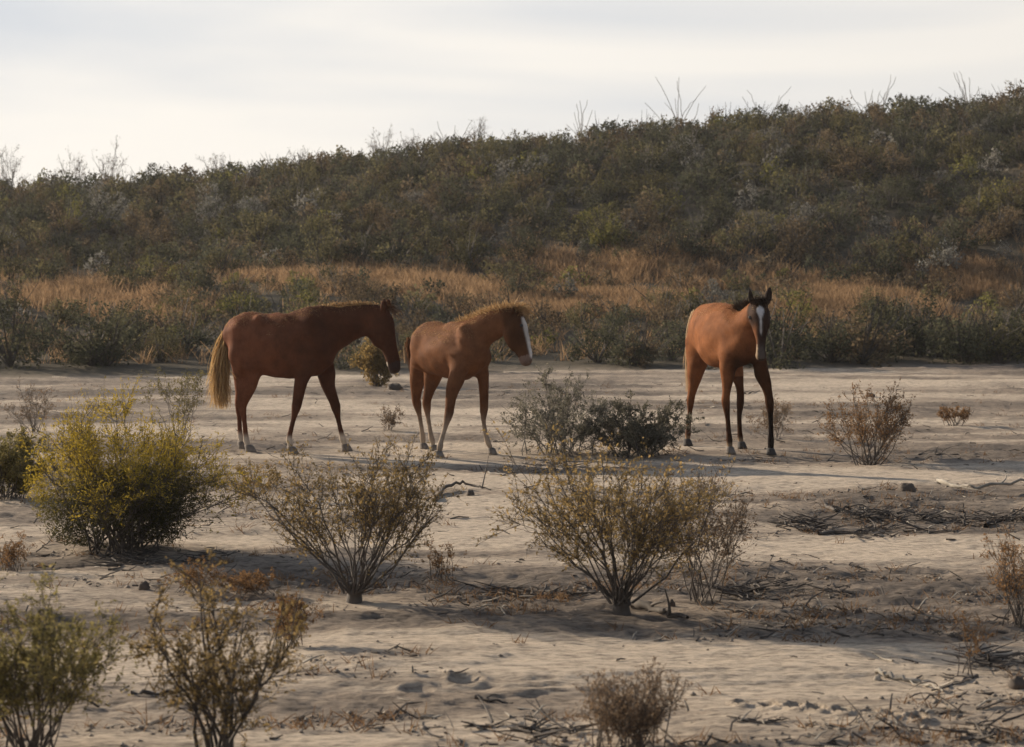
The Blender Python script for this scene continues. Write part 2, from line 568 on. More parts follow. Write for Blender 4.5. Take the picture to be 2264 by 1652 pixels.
# ------------------------------------------------------------------ shrubs
def shrub_geo(rng, H, RL, RR, RD, ns=16, nb=8, nt=5, nl=7, ls=0.018, r0=0.012, rimdrop=0.5, arch=0.4, spread=0.04,
              blen=(.15, .34), twl=(.06, .13), tmin=0.35, yellow=False, sides=4, fill=0, lw=.85, trunk=0.0):
    phi = rng.random(ns) * 2 * np.pi
    rr = np.sqrt(rng.random(ns) * 0.94 + 0.06)
    cx, cy = rr * np.cos(phi), rr * np.sin(phi)
    lob = .8 + .4 * fbm(5, np.cos(phi) * 1.7 + 40 * rng.random(), np.sin(phi) * 1.7, 2)
    cx, cy = cx * lob, cy * lob
    tips = np.stack([np.where(cx < 0, cx * RL, cx * RR), cy * RD, H * 1.05 * (1 - rimdrop * rr ** 2) * rng.uniform(.7, 1.04, ns)], 1)
    base = np.stack([rng.normal(0, spread, ns), rng.normal(0, spread, ns), np.full(ns, -0.04 if not trunk else trunk * H * .75)], 1)
    if trunk:
        base[:, :2] = np.clip(base[:, :2], -.035, .035) + .05 * tips[:, :2]
    ctrl = base + (tips - base) * np.stack([np.full(ns, .5 - arch * .3), np.full(ns, .5 - arch * .3), np.full(ns, .5 + arch * .12)], 1)
    ctrl += rng.normal(0, 0.06 * H, (ns, 3))
    m = 8
    stems = bezier(base, ctrl, tips, m)
    wob = np.cumsum(rng.normal(0, 0.019 * H, (ns, m, 3)), 1)
    wob[:, 0] = 0
    stems += wob
    srad = r0 * rng.uniform(.6, 1.15, ns)[:, None] * np.linspace(1, 0.22, m)[None, :]
    V, F = tubes(stems, srad, sides + 1)
    allv, allf = [V], [F]

    def along(arr, i, t):
        mm = arr.shape[1]
        s = t * (mm - 1)
        k = np.minimum(s.astype(int), mm - 2)
        fr = (s - k)[:, None]
        return arr[i, k] * (1 - fr) + arr[i, k + 1] * fr, norm(arr[i, k + 1] - arr[i, k])

    i = np.repeat(np.arange(ns), nb)
    t = tmin + (0.98 - tmin) * rng.random(len(i))
    p, tan = along(stems, i, t)
    dirn = norm(tan * 0.75 + rng.normal(0, .48, p.shape) + np.array([0, 0, .18]))
    L = H * rng.uniform(blen[0], blen[1], len(i)) * (1.15 - 0.5 * t)
    end = p + dirn * L[:, None]
    end[:, 2] = np.maximum(end[:, 2], 0.05 * H)
    mid = (p + end) / 2 + rng.normal(0, .06, p.shape) * L[:, None]
    br = bezier(p, mid, end, 4)
    V, F = tubes(br, r0 * 0.34 * np.linspace(1, .4, 4)[None, :] * rng.uniform(.7, 1.2, (len(i), 1)), 3)
    allv.append(V); allf.append(F)
    j = np.repeat(np.arange(len(br)), nt)
    t = rng.uniform(.25, 1.0, len(j))
    p, tan = along(br, j, t)
    dirn = norm(tan * 0.7 + rng.normal(0, .55, p.shape) + np.array([0, 0, .2]))
    L = H * rng.uniform(twl[0], twl[1], len(j))
    end = p + dirn * L[:, None]
    tw = np.stack([p, (p + end) / 2 + rng.normal(0, .05, p.shape) * L[:, None], end], 1)
    V, F = tubes(tw, r0 * 0.17 * np.linspace(1, .5, 3)[None, :] * np.ones((len(j), 1)), 3)
    allv.append(V); allf.append(F)
    off, fs = 0, []
    for v, f in zip(allv, allf):
        fs.append(f + off)
        off += len(v)
    bv, bf = np.concatenate(allv), np.concatenate(fs)
    # leaves
    q = np.repeat(np.arange(len(tw)), nl)
    t = rng.uniform(.1, 1.08, len(q))
    c = tw[q, 0] * (1 - t)[:, None] + tw[q, 2] * t[:, None] + rng.normal(0, ls * .7, (len(q), 3))
    ax = norm(norm(tw[q, 2] - tw[q, 0]) * 0.8 + rng.normal(0, .6, c.shape))
    if fill:
        n2 = fill
        d = norm(rng.normal(size=(n2, 3)))
        d[:, 2] = np.abs(d[:, 2])
        rad = rng.uniform(.3, .95, n2) ** .6
        c2 = d * rad[:, None]
        c2[:, :2] *= (.42 + .58 * np.clip(c2[:, 2:] / .7, 0, 1) ** .8)
        den = fbm(3, c2[:, 0] * 2.6 + c2[:, 2] * 1.3 + 9 * rng.random(), c2[:, 1] * 2.6 + c2[:, 2] * 2.1, 3)
        c2 = c2[den > .44]
        n2 = len(c2)
        c2 = np.stack([np.where(c2[:, 0] < 0, c2[:, 0] * RL, c2[:, 0] * RR) * .95, c2[:, 1] * RD * .95, c2[:, 2] * H * .9 + .04 * H], 1)
        c = np.concatenate([c, c2])
        ax = np.concatenate([ax, norm(rng.normal(size=(n2, 3)) + np.array([0, 0, .5]))])
    lv, lf, tint = leaves(rng, c, ax, ls, lw)
    if yellow:
        d = np.stack([np.where(c[:, 0] < 0, c[:, 0] / RL, c[:, 0] / RR), c[:, 1] / RD, c[:, 2] / H], 1)
        rim = np.linalg.norm(d, axis=1)
        tt = np.clip(sstep(.40, .95, rim + .14 * sstep(.4, .7, c[:, 2] / H) - .22 * sstep(-.1, .3, c[:, 0]) * sstep(.8, .5, c[:, 2] / H)) * .95 + rng.normal(0, .16, len(c)), 0, 1)  # yellow tips; the lit top and shaded right core are painted into tint
        tint = np.repeat(tt, 4)
    return bv, bf, lv, lf, tint


def leaves(rng, c, ax, ls, lw=1.0):
    n = len(c)
    side = norm(np.cross(ax, norm(rng.normal(size=(n, 3)))))
    l = ls * rng.uniform(.6, 1.35, n)[:, None]
    w = l * rng.uniform(.38, .6, n)[:, None] * lw
    v = np.stack([c - ax * l, c + side * w, c + ax * l, c - side * w], 1).reshape(-1, 3)
    f = np.arange(n * 4).reshape(n, 4)
    return v, f, np.repeat(np.clip(rng.normal(.5, .26, n), 0, 1), 4)


def place_shrub(name, label, base, left, right, top, leaf, cat='shrub', group=None, seed=0, branch=None, depth=0.85, y_shift=0.0, **kw):
    """base (px, py), left/right/top are picture positions of its outline"""
    g = ground_at(*base)
    g[2] = gz(g[0], g[1])
    k = px_per_m(g[1])
    H = (base[1] - top) / k
    RL, RR = max((base[0] - left) / k, .08), max((right - base[0]) / k, .08)
    rng = np.random.default_rng(seed + 1000)
    bv, bf, lv, lf, tint = shrub_geo(rng, H, RL, RR, (RL + RR) / 2 * depth, **kw)
    root = empty(name, g)
    tag(root, label, cat, group)
    link('branches', make_mesh('branches', bv, bf), branch or M_BRANCH, root)
    lo = link('foliage', make_mesh('foliage', lv, lf, smooth=False, attrs={'tint': tint}), M_LEAF[leaf], root)
    lo['kind'] = 'stuff'
    if kw.get('trunk'):
        zt = np.array([-.05, .02, .5, .8, 1.05]) * np.array([1, 1, 1, 1, 1]) * kw['trunk'] * H
        zt[0] = -.05
        tp = np.stack([rng.normal(0, .006, 5), rng.normal(0, .006, 5), zt], 1)
        tv, tf = tubes(tp[None], np.array([[.058, .048, .045, .05, .034]]) * (H / .85), 9)
        tv = tv + rng.normal(0, .004, tv.shape)
        link('trunk', make_mesh('trunk', tv, tf), branch or M_BRANCH, root)
    return root


# --- large shrubs standing in the wash, named from the photograph
place_shrub('yellow_shrub', 'large dense green bush with yellow tips, left of the dark chestnut horse', (265, 1222), -45, 545, 915, 'yellow', seed=1, lw=.55,
            ns=60, nb=9, nt=7, nl=9, twl=(.08, .2), ls=0.0125, r0=0.0072, rimdrop=.55, yellow=True, spread=.12, fill=30000, tmin=.2)
place_shrub('olive_shrub', 'olive bush cut by the left edge, behind the big yellow-tipped bush', (20, 1108), -130, 118, 962, 'olive', seed=2,
            ns=39, nb=8, nt=6, nl=7, ls=0.0132, r0=0.0054, yellow=False, spread=.1, fill=7000)
place_shrub('twiggy_shrub', 'thin bare brown twiggy shrub near the left edge on the pale sand', (78, 952), 8, 138, 845, 'brown', seed=3,
            ns=18, nb=7, nt=5, nl=2, ls=0.0106, r0=0.0054, branch=M_BRANCH_GREY)
place_shrub('spindly_shrub', 'spindly pale-leaved shrub rising behind the big yellow-tipped bush', (405, 975), 310, 470, 800, 'olive', seed=4,
            ns=12, nb=7, nt=5, nl=5, ls=0.0119, r0=0.0054, branch=M_BRANCH_GREY, rimdrop=.35)
place_shrub('creosote_bush', 'open fan-shaped shrub with thick dark base, below the two left horses', (785, 1325), 515, 1010, 1003, 'creosote', seed=5,
            ns=32, nb=11, nt=6, nl=4, ls=0.0102, r0=0.0075, rimdrop=.22, tmin=.36, arch=.22, blen=(.16, .42), trunk=.09, spread=.03)
place_shrub('creosote_bush', 'large golden-brown shrub with forked grey trunk at the centre of the wash', (1375, 1358), 1112, 1580, 1000, 'creosote', seed=16,
            ns=34, nb=12, nt=6, nl=4, ls=0.0106, r0=0.0075, rimdrop=.26, tmin=.34, arch=.22, blen=(.16, .42), trunk=.08, spread=.03, branch=M_BRANCH)
place_shrub('creosote_bush', 'smaller upright reddish shrub touching the right side of the central golden-brown shrub', (1552, 1330), 1440, 1655, 1042, 'brown', seed=7,
            ns=20, nb=11, nt=5, nl=3, ls=0.0099, r0=0.0047, rimdrop=.3, tmin=.4)
place_shrub('grey_shrub', 'greyish twiggy low shrub between the middle horse and the dark green shrub', (1230, 1000), 1075, 1420, 832, 'grey', seed=8,
            ns=34, nb=8, nt=5, nl=8, ls=0.0125, r0=0.0072, branch=M_BRANCH_GREY, spread=.15, rimdrop=.5, tmin=.2, fill=1000)
place_shrub('sage_shrub', 'low dark grey-green shrub just left of the bay foal hind leg', (1400, 1003), 1265, 1530, 872, 'sage', seed=9,
            ns=34, nb=8, nt=6, nl=11, ls=0.0132, r0=0.0072, spread=.15, rimdrop=.5, tmin=.15, fill=250)
place_shrub('round_shrub', 'rounded golden brown shrub standing alone right of the frontal foal', (1920, 1027), 1812, 2022, 866, 'rusty', seed=10,
            ns=36, nb=8, nt=5, nl=4, ls=0.0112, r0=0.0059, rimdrop=.4, arch=.0, tmin=.45)
place_shrub('small_shrub', 'small flat-topped rusty shrub at the far right of the sand', (2110, 940), 2066, 2147, 899, 'rusty', seed=11,
            ns=21, nb=7, nt=5, nl=4, ls=0.0092, r0=0.0043, rimdrop=.15, arch=0, tmin=.5)
place_shrub('wispy_shrub', 'wispy pale shrub behind the foreleg of the frontal foal', (1712, 972), 1652, 1775, 862, 'brown', seed=12,
            ns=20, nb=7, nt=5, nl=3, ls=0.0106, r0=0.0037, branch=M_BRANCH_GREY)
place_shrub('olive_shrub', 'leafy olive shrub in the bottom left corner', (70, 1675), -120, 292, 1312, 'olive', seed=13,
            ns=31, nb=9, nt=6, nl=8, ls=0.0089, r0=0.0059, rimdrop=.35, tmin=.35, arch=.1)
place_shrub('gangly_shrub', 'gangly sparse shrub with bare dark stems beside the bottom left shrub', (495, 1690), 285, 705, 1290, 'creosote', seed=44,
            ns=14, nb=9, nt=7, nl=8, ls=0.0083, r0=.0105, rimdrop=.3, tmin=.3, arch=.2)
place_shrub('brown_shrub', 'leafless-looking brown twiggy shrub at the bottom centre', (1388, 1665), 1250, 1530, 1482, 'brown', seed=15,
            ns=52, nb=9, nt=5, nl=3, ls=0.0066, r0=0.0037, rimdrop=.3, spread=.07, tmin=.3)
place_shrub('reddish_shrub', 'reddish thin shrub at the right edge below the pale strip of sand', (2255, 1395), 2120, 2345, 1185, 'rusty', seed=17,
            ns=20, nb=8, nt=5, nl=3, ls=0.0089, r0=0.0049, rimdrop=.4)
place_shrub('spindly_plant', 'tall thin spindly plant on the lower right with dry grass at its foot', (2143, 1492), 2105, 2200, 1352, 'rusty', cat='plant', seed=18,
            ns=4, nb=7, nt=5, nl=3, ls=0.0073, r0=0.0043, rimdrop=.1)
place_shrub('reddish_plant', 'small reddish plant in the shade right of the fan-shaped shrub trunk', (980, 1280), 945, 1020, 1188, 'rusty', cat='plant', seed=19,
            ns=13, nb=5, nt=4, nl=3, ls=0.0079, r0=0.0032)
place_shrub('rust_weed', 'low rust-coloured dry weed at the edge of the big bush shadow', (545, 1312), 480, 615, 1252, 'rusty', cat='plant', seed=20,
            ns=31, nb=5, nt=4, nl=3, ls=0.0079, r0=0.0022, rimdrop=.3, spread=.1)
place_shrub('rust_weed', 'low rusty weed with green tip under the big yellow-tipped bush', (430, 1312), 370, 490, 1240, 'rusty', cat='plant', seed=21,
            ns=26, nb=5, nt=4, nl=3, ls=0.0079, r0=0.0022, rimdrop=.3, spread=.1)
place_shrub('rust_weed', 'reddish dry weed at the left edge above the corner shrub', (22, 1262), -40, 75, 1185, 'rusty', cat='plant', seed=22,
            ns=23, nb=5, nt=4, nl=3, ls=0.0079, r0=0.0027, rimdrop=.3)
place_shrub('rust_weed', 'orange dry weed between the gangly shrub and the fan-shaped shrub', (640, 1430), 575, 700, 1315, 'rusty', cat='plant', seed=23,
            ns=23, nb=6, nt=5, nl=4, ls=0.0079, r0=0.0027, rimdrop=.3)
place_shrub('round_shrub', 'rounded green and orange bush under the chestnut horse lowered head', (835, 853), 788, 890, 752, 'creosote', seed=24,
            ns=34, nb=7, nt=5, nl=5, ls=0.0211, r0=0.0065, rimdrop=.4, fill=1400)
place_shrub('small_shrub', 'small brown tuft of a plant under the chestnut horse head, on the pale stripe', (862, 955), 838, 895, 900, 'brown', seed=25,
            ns=18, nb=5, nt=4, nl=3, ls=0.0106, r0=0.0032, branch=M_BRANCH_GREY)
place_shrub('small_shrub', 'scraggly grey-leaved plant left of the chestnut horse hind hooves', (575, 1100), 480, 640, 1020, 'creosote', seed=26,
            ns=16, nb=6, nt=5, nl=4, ls=0.0099, r0=0.0032)


# ------------------------------------------------------------------ hillside scrub
def hill_proto(rng, n_leaf, ls, flat, lean, n=14):
    """one rounded desert shrub about 1 m wide and 0.8 m high made of leafy clumps on stems"""
    nc = rng.integers(16, 26)
    d = norm(rng.normal(size=(nc, 3)))
    d[:, 2] = np.abs(d[:, 2]) * 1.05
    cen = d * rng.uniform(.28, .44, nc)[:, None]
    cen[:, 2] = cen[:, 2] * flat * 1.5 + .10
    cen[:, 0] += lean * cen[:, 2]
    rad = rng.uniform(.10, .20, nc)
    cen[:3] *= .45
    rad[:3] = .28
    i = rng.integers(0, nc, n_leaf)
    c = cen[i] + norm(rng.normal(size=(n_leaf, 3))) * (rad[i] * rng.uniform(.35, 1.0, n_leaf) ** .5)[:, None]
    c[:, 2] = np.maximum(c[:, 2], 0.0)
    ax = norm(rng.normal(size=(n_leaf, 3)) + np.array([0, 0, .6]))
    lv, lf, tint = leaves(rng, c, ax, ls)
    # stray twigs reaching above the crown
    b = np.zeros((n, 3))
    t = norm(np.stack([rng.normal(0, .5, n), rng.normal(0, .5, n), np.ones(n)], 1)) * rng.uniform(.6, 1.0, n)[:, None]
    st = bezier(b, t * .5 + rng.normal(0, .06, (n, 3)), t, 4)
    tv, tf = tubes(st, np.linspace(.014, .004, 4)[None, :] * np.ones((n, 1)), 3)
    v = np.concatenate([lv, tv])
    f = np.concatenate([lf, tf + len(lv)])
    mi = np.concatenate([np.zeros(len(lf)), np.ones(len(tf))])
    return v, f, mi, np.concatenate([tint, np.full(len(tv), .3)])


prng = np.random.default_rng(5)
PROTO = [hill_proto(prng, 1150, .028, prng.uniform(.75, 1.2), prng.uniform(-.2, .2)) for _ in range(9)]
PROTO_LOW = [hill_proto(prng, 245, .051, prng.uniform(.75, 1.2), prng.uniform(-.2, .2), 7) for _ in range(7)]
PROTO_ME = [make_mesh('shrub', v, f, smooth=False, attrs={'tint': t}, matidx=mi) for v, f, mi, t in PROTO]
for me in PROTO_ME:
    me.materials.append(M_LEAF['hill_dark'])
    me.materials.append(M_BRANCH)

KIND_INFO = {
    'hill_dark': ('dark_scrub', 'dark green bush'),
    'hill_olive': ('olive_scrub', 'dull olive bush'),
    'hill_brown': ('brown_scrub', 'dry brown bush'),
    'hill_grey': ('pale_scrub', 'pale grey bush'),
    'hill_green': ('green_scrub', 'yellow-green bush'),
}


def to_px(x, y, z):
    c, s = math.cos(PITCH), math.sin(PITCH)
    dz = z - CAM_H
    fwd, up = y * c - dz * s, y * s + dz * c
    return 1132 + FPX * x / fwd, 826 - FPX * up / fwd


cands = []
hrng = np.random.default_rng(21)
yy = 41.0
while yy < 91:
    step = 0.84 if yy < 60 else .80
    half = yy * 0.25 + 1
    for xx in np.arange(-half, half, step * 1.05):
        x = xx + hrng.uniform(-.5, .5) * step
        y = yy + hrng.uniform(-.5, .5) * step
        d = y - float(edge_y(np.array([x]))[0])
        if d < -.5 or (d < .25 and hrng.random() < .5):
            continue
        cands.append((x, y, d))
    yy += step
# open grassy patches: picture areas where dry grass shows instead of bushes (px, py, half width, half height)
GRASSY = [(1340, 608, 270, 40), (1330, 680, 300, 18), (1750, 720, 120, 16), (120, 655, 150, 26), (690, 632, 260, 18), (1250, 690, 190, 30), (1900, 690, 260, 22), (300, 690, 150, 16),
          (1480, 640, 110, 30), (2150, 640, 140, 26), (1000, 640, 150, 18), (1800, 655, 180, 16)]
plants = []
for x, y, d in cands:
    z = gz(x, y)
    px, py = to_px(x, y, z)
    ing = any(((px - a) / w) ** 2 + ((py - b) / h) ** 2 < 1 for a, b, w, h in GRASSY)
    if ing and hrng.random() < .72:
        continue
    if d < 2.6:
        dense = px > 1640 or px < 340
        if hrng.random() > (.94 if dense else .62):
            continue
        kind = hrng.choice(['hill_dark', 'hill_olive', 'hill_brown'], p=[.86, .12, .02] if dense else [.6, .28, .12])  # dense runs get mostly the dark kind, painting in their shade
        s = hrng.uniform(.95, 1.4) if dense else hrng.uniform(.5, 1.05)
    elif y < 58:
        if hrng.random() < .22:
            continue
        kind = hrng.choice(['hill_dark', 'hill_olive', 'hill_brown', 'hill_grey', 'hill_green'], p=[.20, .32, .34, .05, .09])
        s = hrng.uniform(.45, .95)
    else:
        right = px > 1350
        kind = hrng.choice(['hill_dark', 'hill_olive', 'hill_brown', 'hill_grey', 'hill_green'],
                           p=[.42, .28, .20, .07, .03] if right else [.30, .34, .26, .06, .04])
        s = hrng.choice([.5, .65, .85, 1.15]) * hrng.uniform(.85, 1.15)
    plants.append((x, y, z, s, kind, px, py))
plants.sort(key=lambda p: -p[3] / p[1] - (0 if -30 < p[5] < 2294 else -10))
cnt = {k: 0 for k in KIND_INFO}
single = set()
for i, (x, y, z, s, kind, px, py) in enumerate(plants):
    if len(single) >= 300 or not (-30 < px < 2294):
        continue
    single.add(i)
    me = PROTO_ME[i % len(PROTO_ME)]
    nm, desc = KIND_INFO[kind]
    d = y - float(edge_y(np.array([x]))[0])
    band = 'at the edge of the sand' if d < 2.6 else 'on the grassy bank' if y < 52 else 'low on the slope' if y < 62 else 'high on the slope'
    side = next(t for lim, t in ((260, 'at the far left'), (480, 'above the big yellow-tipped bush'), (690, 'behind the chestnut horse rump'), (890, 'behind the chestnut horse head'),
                                 (1180, 'behind the middle horse'), (1500, 'between the middle horse and the foal'), (1720, 'behind the foal'),
                                 (2000, 'right of the foal'), (9999, 'at the far right')) if px < lim)
    lab = f'{desc} {band}, {side}'
    grp = f'{desc}es {band}, {side}'
    o = bpy.data.objects.new(nm, me)
    COL.objects.link(o)
    o.location = (x, y, z - .03)
    o.rotation_euler = (0, 0, hrng.uniform(0, 6.28))
    o.scale = (s * hrng.uniform(.9, 1.3), s * hrng.uniform(.9, 1.3), s)
    o.material_slots[0].link = 'OBJECT'
    o.material_slots[0].material = M_LEAF[kind]
    tag(o, lab, 'bush', grp)

# the rest of the slope's scrub reads as one mass
PAL = {'hill_dark': (0.083, 0.083, 0.054), 'hill_olive': (0.128, 0.112, 0.057), 'hill_brown': (0.146, 0.110, 0.068), 'hill_grey': (0.183, 0.171, 0.146), 'hill_green': (0.159, 0.146, 0.051)}
vs, fs, cs, mis, off = [], [], [], [], 0
for i, (x, y, z, s, kind, px, py) in enumerate(plants):
    if i in single:
        continue
    v, f, mi, t = PROTO_LOW[i % len(PROTO_LOW)]
    a = hrng.uniform(0, 6.28)
    sx = s * hrng.uniform(.9, 1.3)
    vv = np.stack([(v[:, 0] * math.cos(a) - v[:, 1] * math.sin(a)) * sx + x, (v[:, 0] * math.sin(a) + v[:, 1] * math.cos(a)) * sx + y, v[:, 2] * s + z - .03], 1)
    vs.append(vv)
    fs.append(f + off)
    off += len(v)
    mis.append(mi)
    cs.append(np.array(PAL[kind])[None, :] * (hrng.uniform(.75, 1.3) * (.55 + .9 * t))[:, None])
m = foliage_mat('scrub_leaf', [(0, 0, 0), (.1, .1, .1), (.2, .2, .2)], .35, rnd=False)
nt_ = m.node_tree
ca = attr_node(nt_, 'leafcol')
for nd in nt_.nodes:
    if nd.type in ('BSDF_DIFFUSE', 'BSDF_TRANSLUCENT'):
        nt_.links.new(ca.outputs['Color'], nd.inputs['Color'])
o = link('scrub_cover', make_mesh('scrub_cover', np.concatenate(vs), np.concatenate(fs), smooth=False, attrs={'leafcol': np.concatenate(cs)},
                                  matidx=np.concatenate(mis)), [m, M_BRANCH])
tag(o, 'mass of small olive and brown scrub covering the upper hillside to the skyline', 'scrub', kind='stuff')

# dry grass on the bank and lower slope
gr = np.random.default_rng(33)
gp = []
for a, b, w, h in GRASSY:
    c0 = None
    for yq in np.arange(42, 75, .5):
        q = to_px((a - 1132) / FPX * yq, yq, gz((a - 1132) / FPX * yq, yq))
        if q[1] <= b:
            c0 = yq
            break
    if c0 is None:
        continue
    k = px_per_m(c0)
    n = int(w * 2.4)
    gp.append(np.stack([(a - 1132) / k + gr.normal(0, w / k * .5, n), c0 + gr.normal(0, 1.5, n)], 1))
n = 1100
ys_ = gr.uniform(41.5, 63, n)
gp.append(np.stack([ys_ * gr.uniform(-.25, .25, n), ys_], 1))
gp = np.concatenate(gp)
gp = gp[(gp[:, 1] - edge_y(gp[:, 0])) > .9]
gp = gp[gr.random(len(gp)) < sstep(.30, .52, fbm(4, gp[:, 0] * .55, gp[:, 1] * .4, 3)) * 1.05 + .04]
nbl = 15
cx = np.repeat(gp, nbl, 0) + gr.normal(0, .10, (len(gp) * nbl, 2))
bz = height(cx[:, 0], cx[:, 1])
b0 = np.stack([cx[:, 0], cx[:, 1], bz], 1)
hh = gr.uniform(.10, .34, len(b0))
tip = b0 + np.stack([gr.normal(0, .11, len(b0)), gr.normal(0, .11, len(b0)), hh], 1)
gpt = bezier(b0, (b0 + tip) / 2 + np.array([0, 0, .05]), tip, 3)
gv, gf = ribbons(gpt, gr.uniform(.010, .022, len(b0)), gr)
o = link('dry_grass', make_mesh('dry_grass', gv, gf, smooth=False, attrs={'tint': np.repeat(np.clip(np.repeat(gr.random(len(gp)), nbl) * .7 + gr.random(len(b0)) * .3, 0, 1), 6)}), M_GRASS)
tag(o, 'dry orange grass on the bank behind the sand', 'grass', kind='stuff')


# ------------------------------------------------------------------ skyline plants
def skyline_point(px, yq=YR - 1.0):
    x = (px - 1132) / FPX * yq
    return np.array((x, yq, gz(x, yq)))


M_OCO = wood_mat('ocotillo_bark', (.15, .13, .11), (.26, .23, .19))


def ocotillo(px, top, spread, n, label, seed):
    r = np.random.default_rng(seed)
    p = skyline_point(px)
    root = empty('ocotillo', p)
    tag(root, label, 'desert plant', 'ocotillos on the skyline')
    n = n + 3
    H = .88 * ((566 - top) * p[1] / FPX + CAM_H - p[2])
    sp = spread * p[1] / FPX
    for i in range(n):
        a = -1 + 2 * i / max(n - 1, 1)
        a = a + r.normal(0, .25)
        tip = np.array([[sp * a + r.normal(0, .1), r.normal(0, sp * .5), H * r.uniform(.5, 1.0)]])
        ctl = tip * np.array([[.3, .3, .55]]) + r.normal(0, .2, (1, 3))
        st = bezier(np.zeros((1, 3)), ctl, tip, 8)
        st[:, 1:-1] += r.normal(0, .025, (1, 6, 3))
        v, f = tubes(st, np.linspace(.017, .008, 8)[None, :], 5)
        link('stem', make_mesh('stem', v, f), M_OCO, root)


ocotillo(1500, 148, 62, 6, 'tall wand-stemmed ocotillo on the skyline, above and left of the frontal foal', 1)
ocotillo(1285, 205, 32, 4, 'short ocotillo leaning right on the skyline above the middle horse', 2)
ocotillo(1690, 180, 70, 5, 'sparse wide ocotillo on the skyline above the frontal foal', 3)
ocotillo(1930, 145, 48, 6, 'tallest ocotillo with two thick upright wands on the skyline', 4)
ocotillo(2140, 140, 52, 6, 'rightmost ocotillo with fanned wands on the skyline', 5)
ocotillo(1000, 255, 60, 5, 'low thin ocotillo at the middle of the skyline', 6)
SKY_TWIGS = [(30, 325, 38, 'leftmost bare twiggy bush on the skyline'), (165, 335, 42, 'bare twiggy bush on the left skyline, second from the edge'),
             (245, 322, 40, 'wispy bare bush on the left skyline with tall fine twigs'), (480, 338, 40, 'faint bare bush on the skyline above the yellow-tipped bush'),
             (840, 285, 42, 'bushy bare shrub on the skyline above the chestnut horse back'), (910, 292, 30, 'small bare shrub on the skyline right of a bushier one'),
             (1050, 262, 45, 'bare twiggy shrub on the skyline above the middle horse rump'), (660, 325, 28, 'low bare shrub on the skyline above the chestnut horse tail')]
for i, (px, top, hw, lab) in enumerate(SKY_TWIGS):
    p = skyline_point(px)
    k = px_per_m(p[1])
    H = (566 - top) / k + CAM_H - p[2]
    r = np.random.default_rng(300 + i)
    bv, bf, lv, lf, tint = shrub_geo(r, H, hw / k, hw / k, hw / k * .7, ns=14, nb=6, nt=3, nl=1, ls=.03, r0=.016, rimdrop=.4)
    root = empty('bare_bush', p)
    tag(root, lab, 'bush', 'bare bushes along the skyline')
    link('branches', make_mesh('branches', bv, bf), M_BRANCH_GREY, root)
    lo = link('foliage', make_mesh('foliage', lv, lf, smooth=False, attrs={'tint': tint}), M_LEAF['hill_brown'], root)
    lo['kind'] = 'stuff'


# ------------------------------------------------------------------ fallen wood, clods, stones
def fallen_branch(label, pts, r0, mat, seed, twigs=4, name='fallen_branch', lift=None):
    r = np.random.default_rng(seed)
    P = []
    for i, (px, py) in enumerate(pts):
        g = ground_at(px, py)
        g[2] = gz(g[0], g[1]) + r0 * .8 + (lift[i] if lift else 0)
        P.append(g)
    P = np.array(P)
    o0 = P[0].copy()
    P = P - o0
    # resample with slight bends
    seg = np.linspace(0, len(P) - 1, len(P) * 4)
    Q = np.stack([np.interp(seg, np.arange(len(P)), P[:, j]) for j in range(3)], 1)
    Q[1:-1] += r.normal(0, r0 * .5, (len(Q) - 2, 3))
    v, f = tubes(Q[None], (np.linspace(1, .35, len(Q)) * r0 * r.uniform(.85, 1.15, len(Q)))[None], 7)
    vs, fs, off = [v], [f], len(v)
    if twigs:
        i = r.integers(2, len(Q) - 1, twigs)
        L = np.linalg.norm(P[-1]) * r.uniform(.15, .4, twigs)
        d = norm(norm(P[-1:])[0] * .6 + r.normal(0, .6, (twigs, 3)) * np.array([1, 1, .35]) + np.array([0, 0, .15]))
        e = Q[i] + d * L[:, None]
        st = bezier(Q[i], (Q[i] + e) / 2 + r.normal(0, .03, (twigs, 3)), e, 5)
        v, f = tubes(st, np.linspace(r0 * .4, r0 * .12, 5)[None] * np.ones((twigs, 1)), 4)
        vs.append(v)
        fs.append(f + off)
    o = link(name, make_mesh(name, np.concatenate(vs), np.concatenate(fs)), mat, loc=o0)
    tag(o, label, 'dead branch')


fallen_branch('dark fallen log on the sand at the foot of the central golden-brown shrub', [(1400, 1342), (1450, 1352), (1520, 1378)], .03, M_ROTWOOD, 1, 3)
fallen_branch('long bleached dead branch lying on the sand at the right edge', [(2070, 1082), (2110, 1090), (2150, 1096), (2264, 1092), (2330, 1088)], .022, M_DEADWOOD, 2, 3, lift=[.06, .05, .03, .08, .08])
fallen_branch('dead branch with white broken end on the lower right sand', [(1938, 1492), (1975, 1500), (2040, 1508), (2085, 1530)], .014, M_DEADWOOD, 4, 4)
fallen_branch('dark forked stick lying by the white-ended branch on the lower right', [(2160, 1495), (2110, 1512), (2060, 1528)], .010, M_ROTWOOD, 5, 3)
fallen_branch('straight dark stick lying across the foreground behind the gangly shrub', [(290, 1530), (360, 1526), (460, 1518)], .012, M_ROTWOOD, 6, 1)
fallen_branch('curved dark dead branch on the sand right of the fan-shaped shrub top', [(960, 1102), (985, 1082), (1020, 1076), (1060, 1080), (1085, 1083)], .018, M_ROTWOOD, 7, 2, lift=[0, .03, .05, .03, 0])
fallen_branch('loop of grey twigs on the sand below the middle horse forelegs', [(1080, 1045), (1110, 1052), (1150, 1040), (1200, 1022)], .010, M_BRANCH_GREY, 8, 6)
fallen_branch('jagged dark dead branch in the littered patch right of centre', [(1825, 1120), (1850, 1135), (1880, 1128), (1915, 1140)], .016, M_ROTWOOD, 9, 6)
fallen_branch('dark dead wood along the bottom of the littered patch on the right', [(1810, 1180), (1870, 1176), (1940, 1172)], .018, M_ROTWOOD, 10, 5)
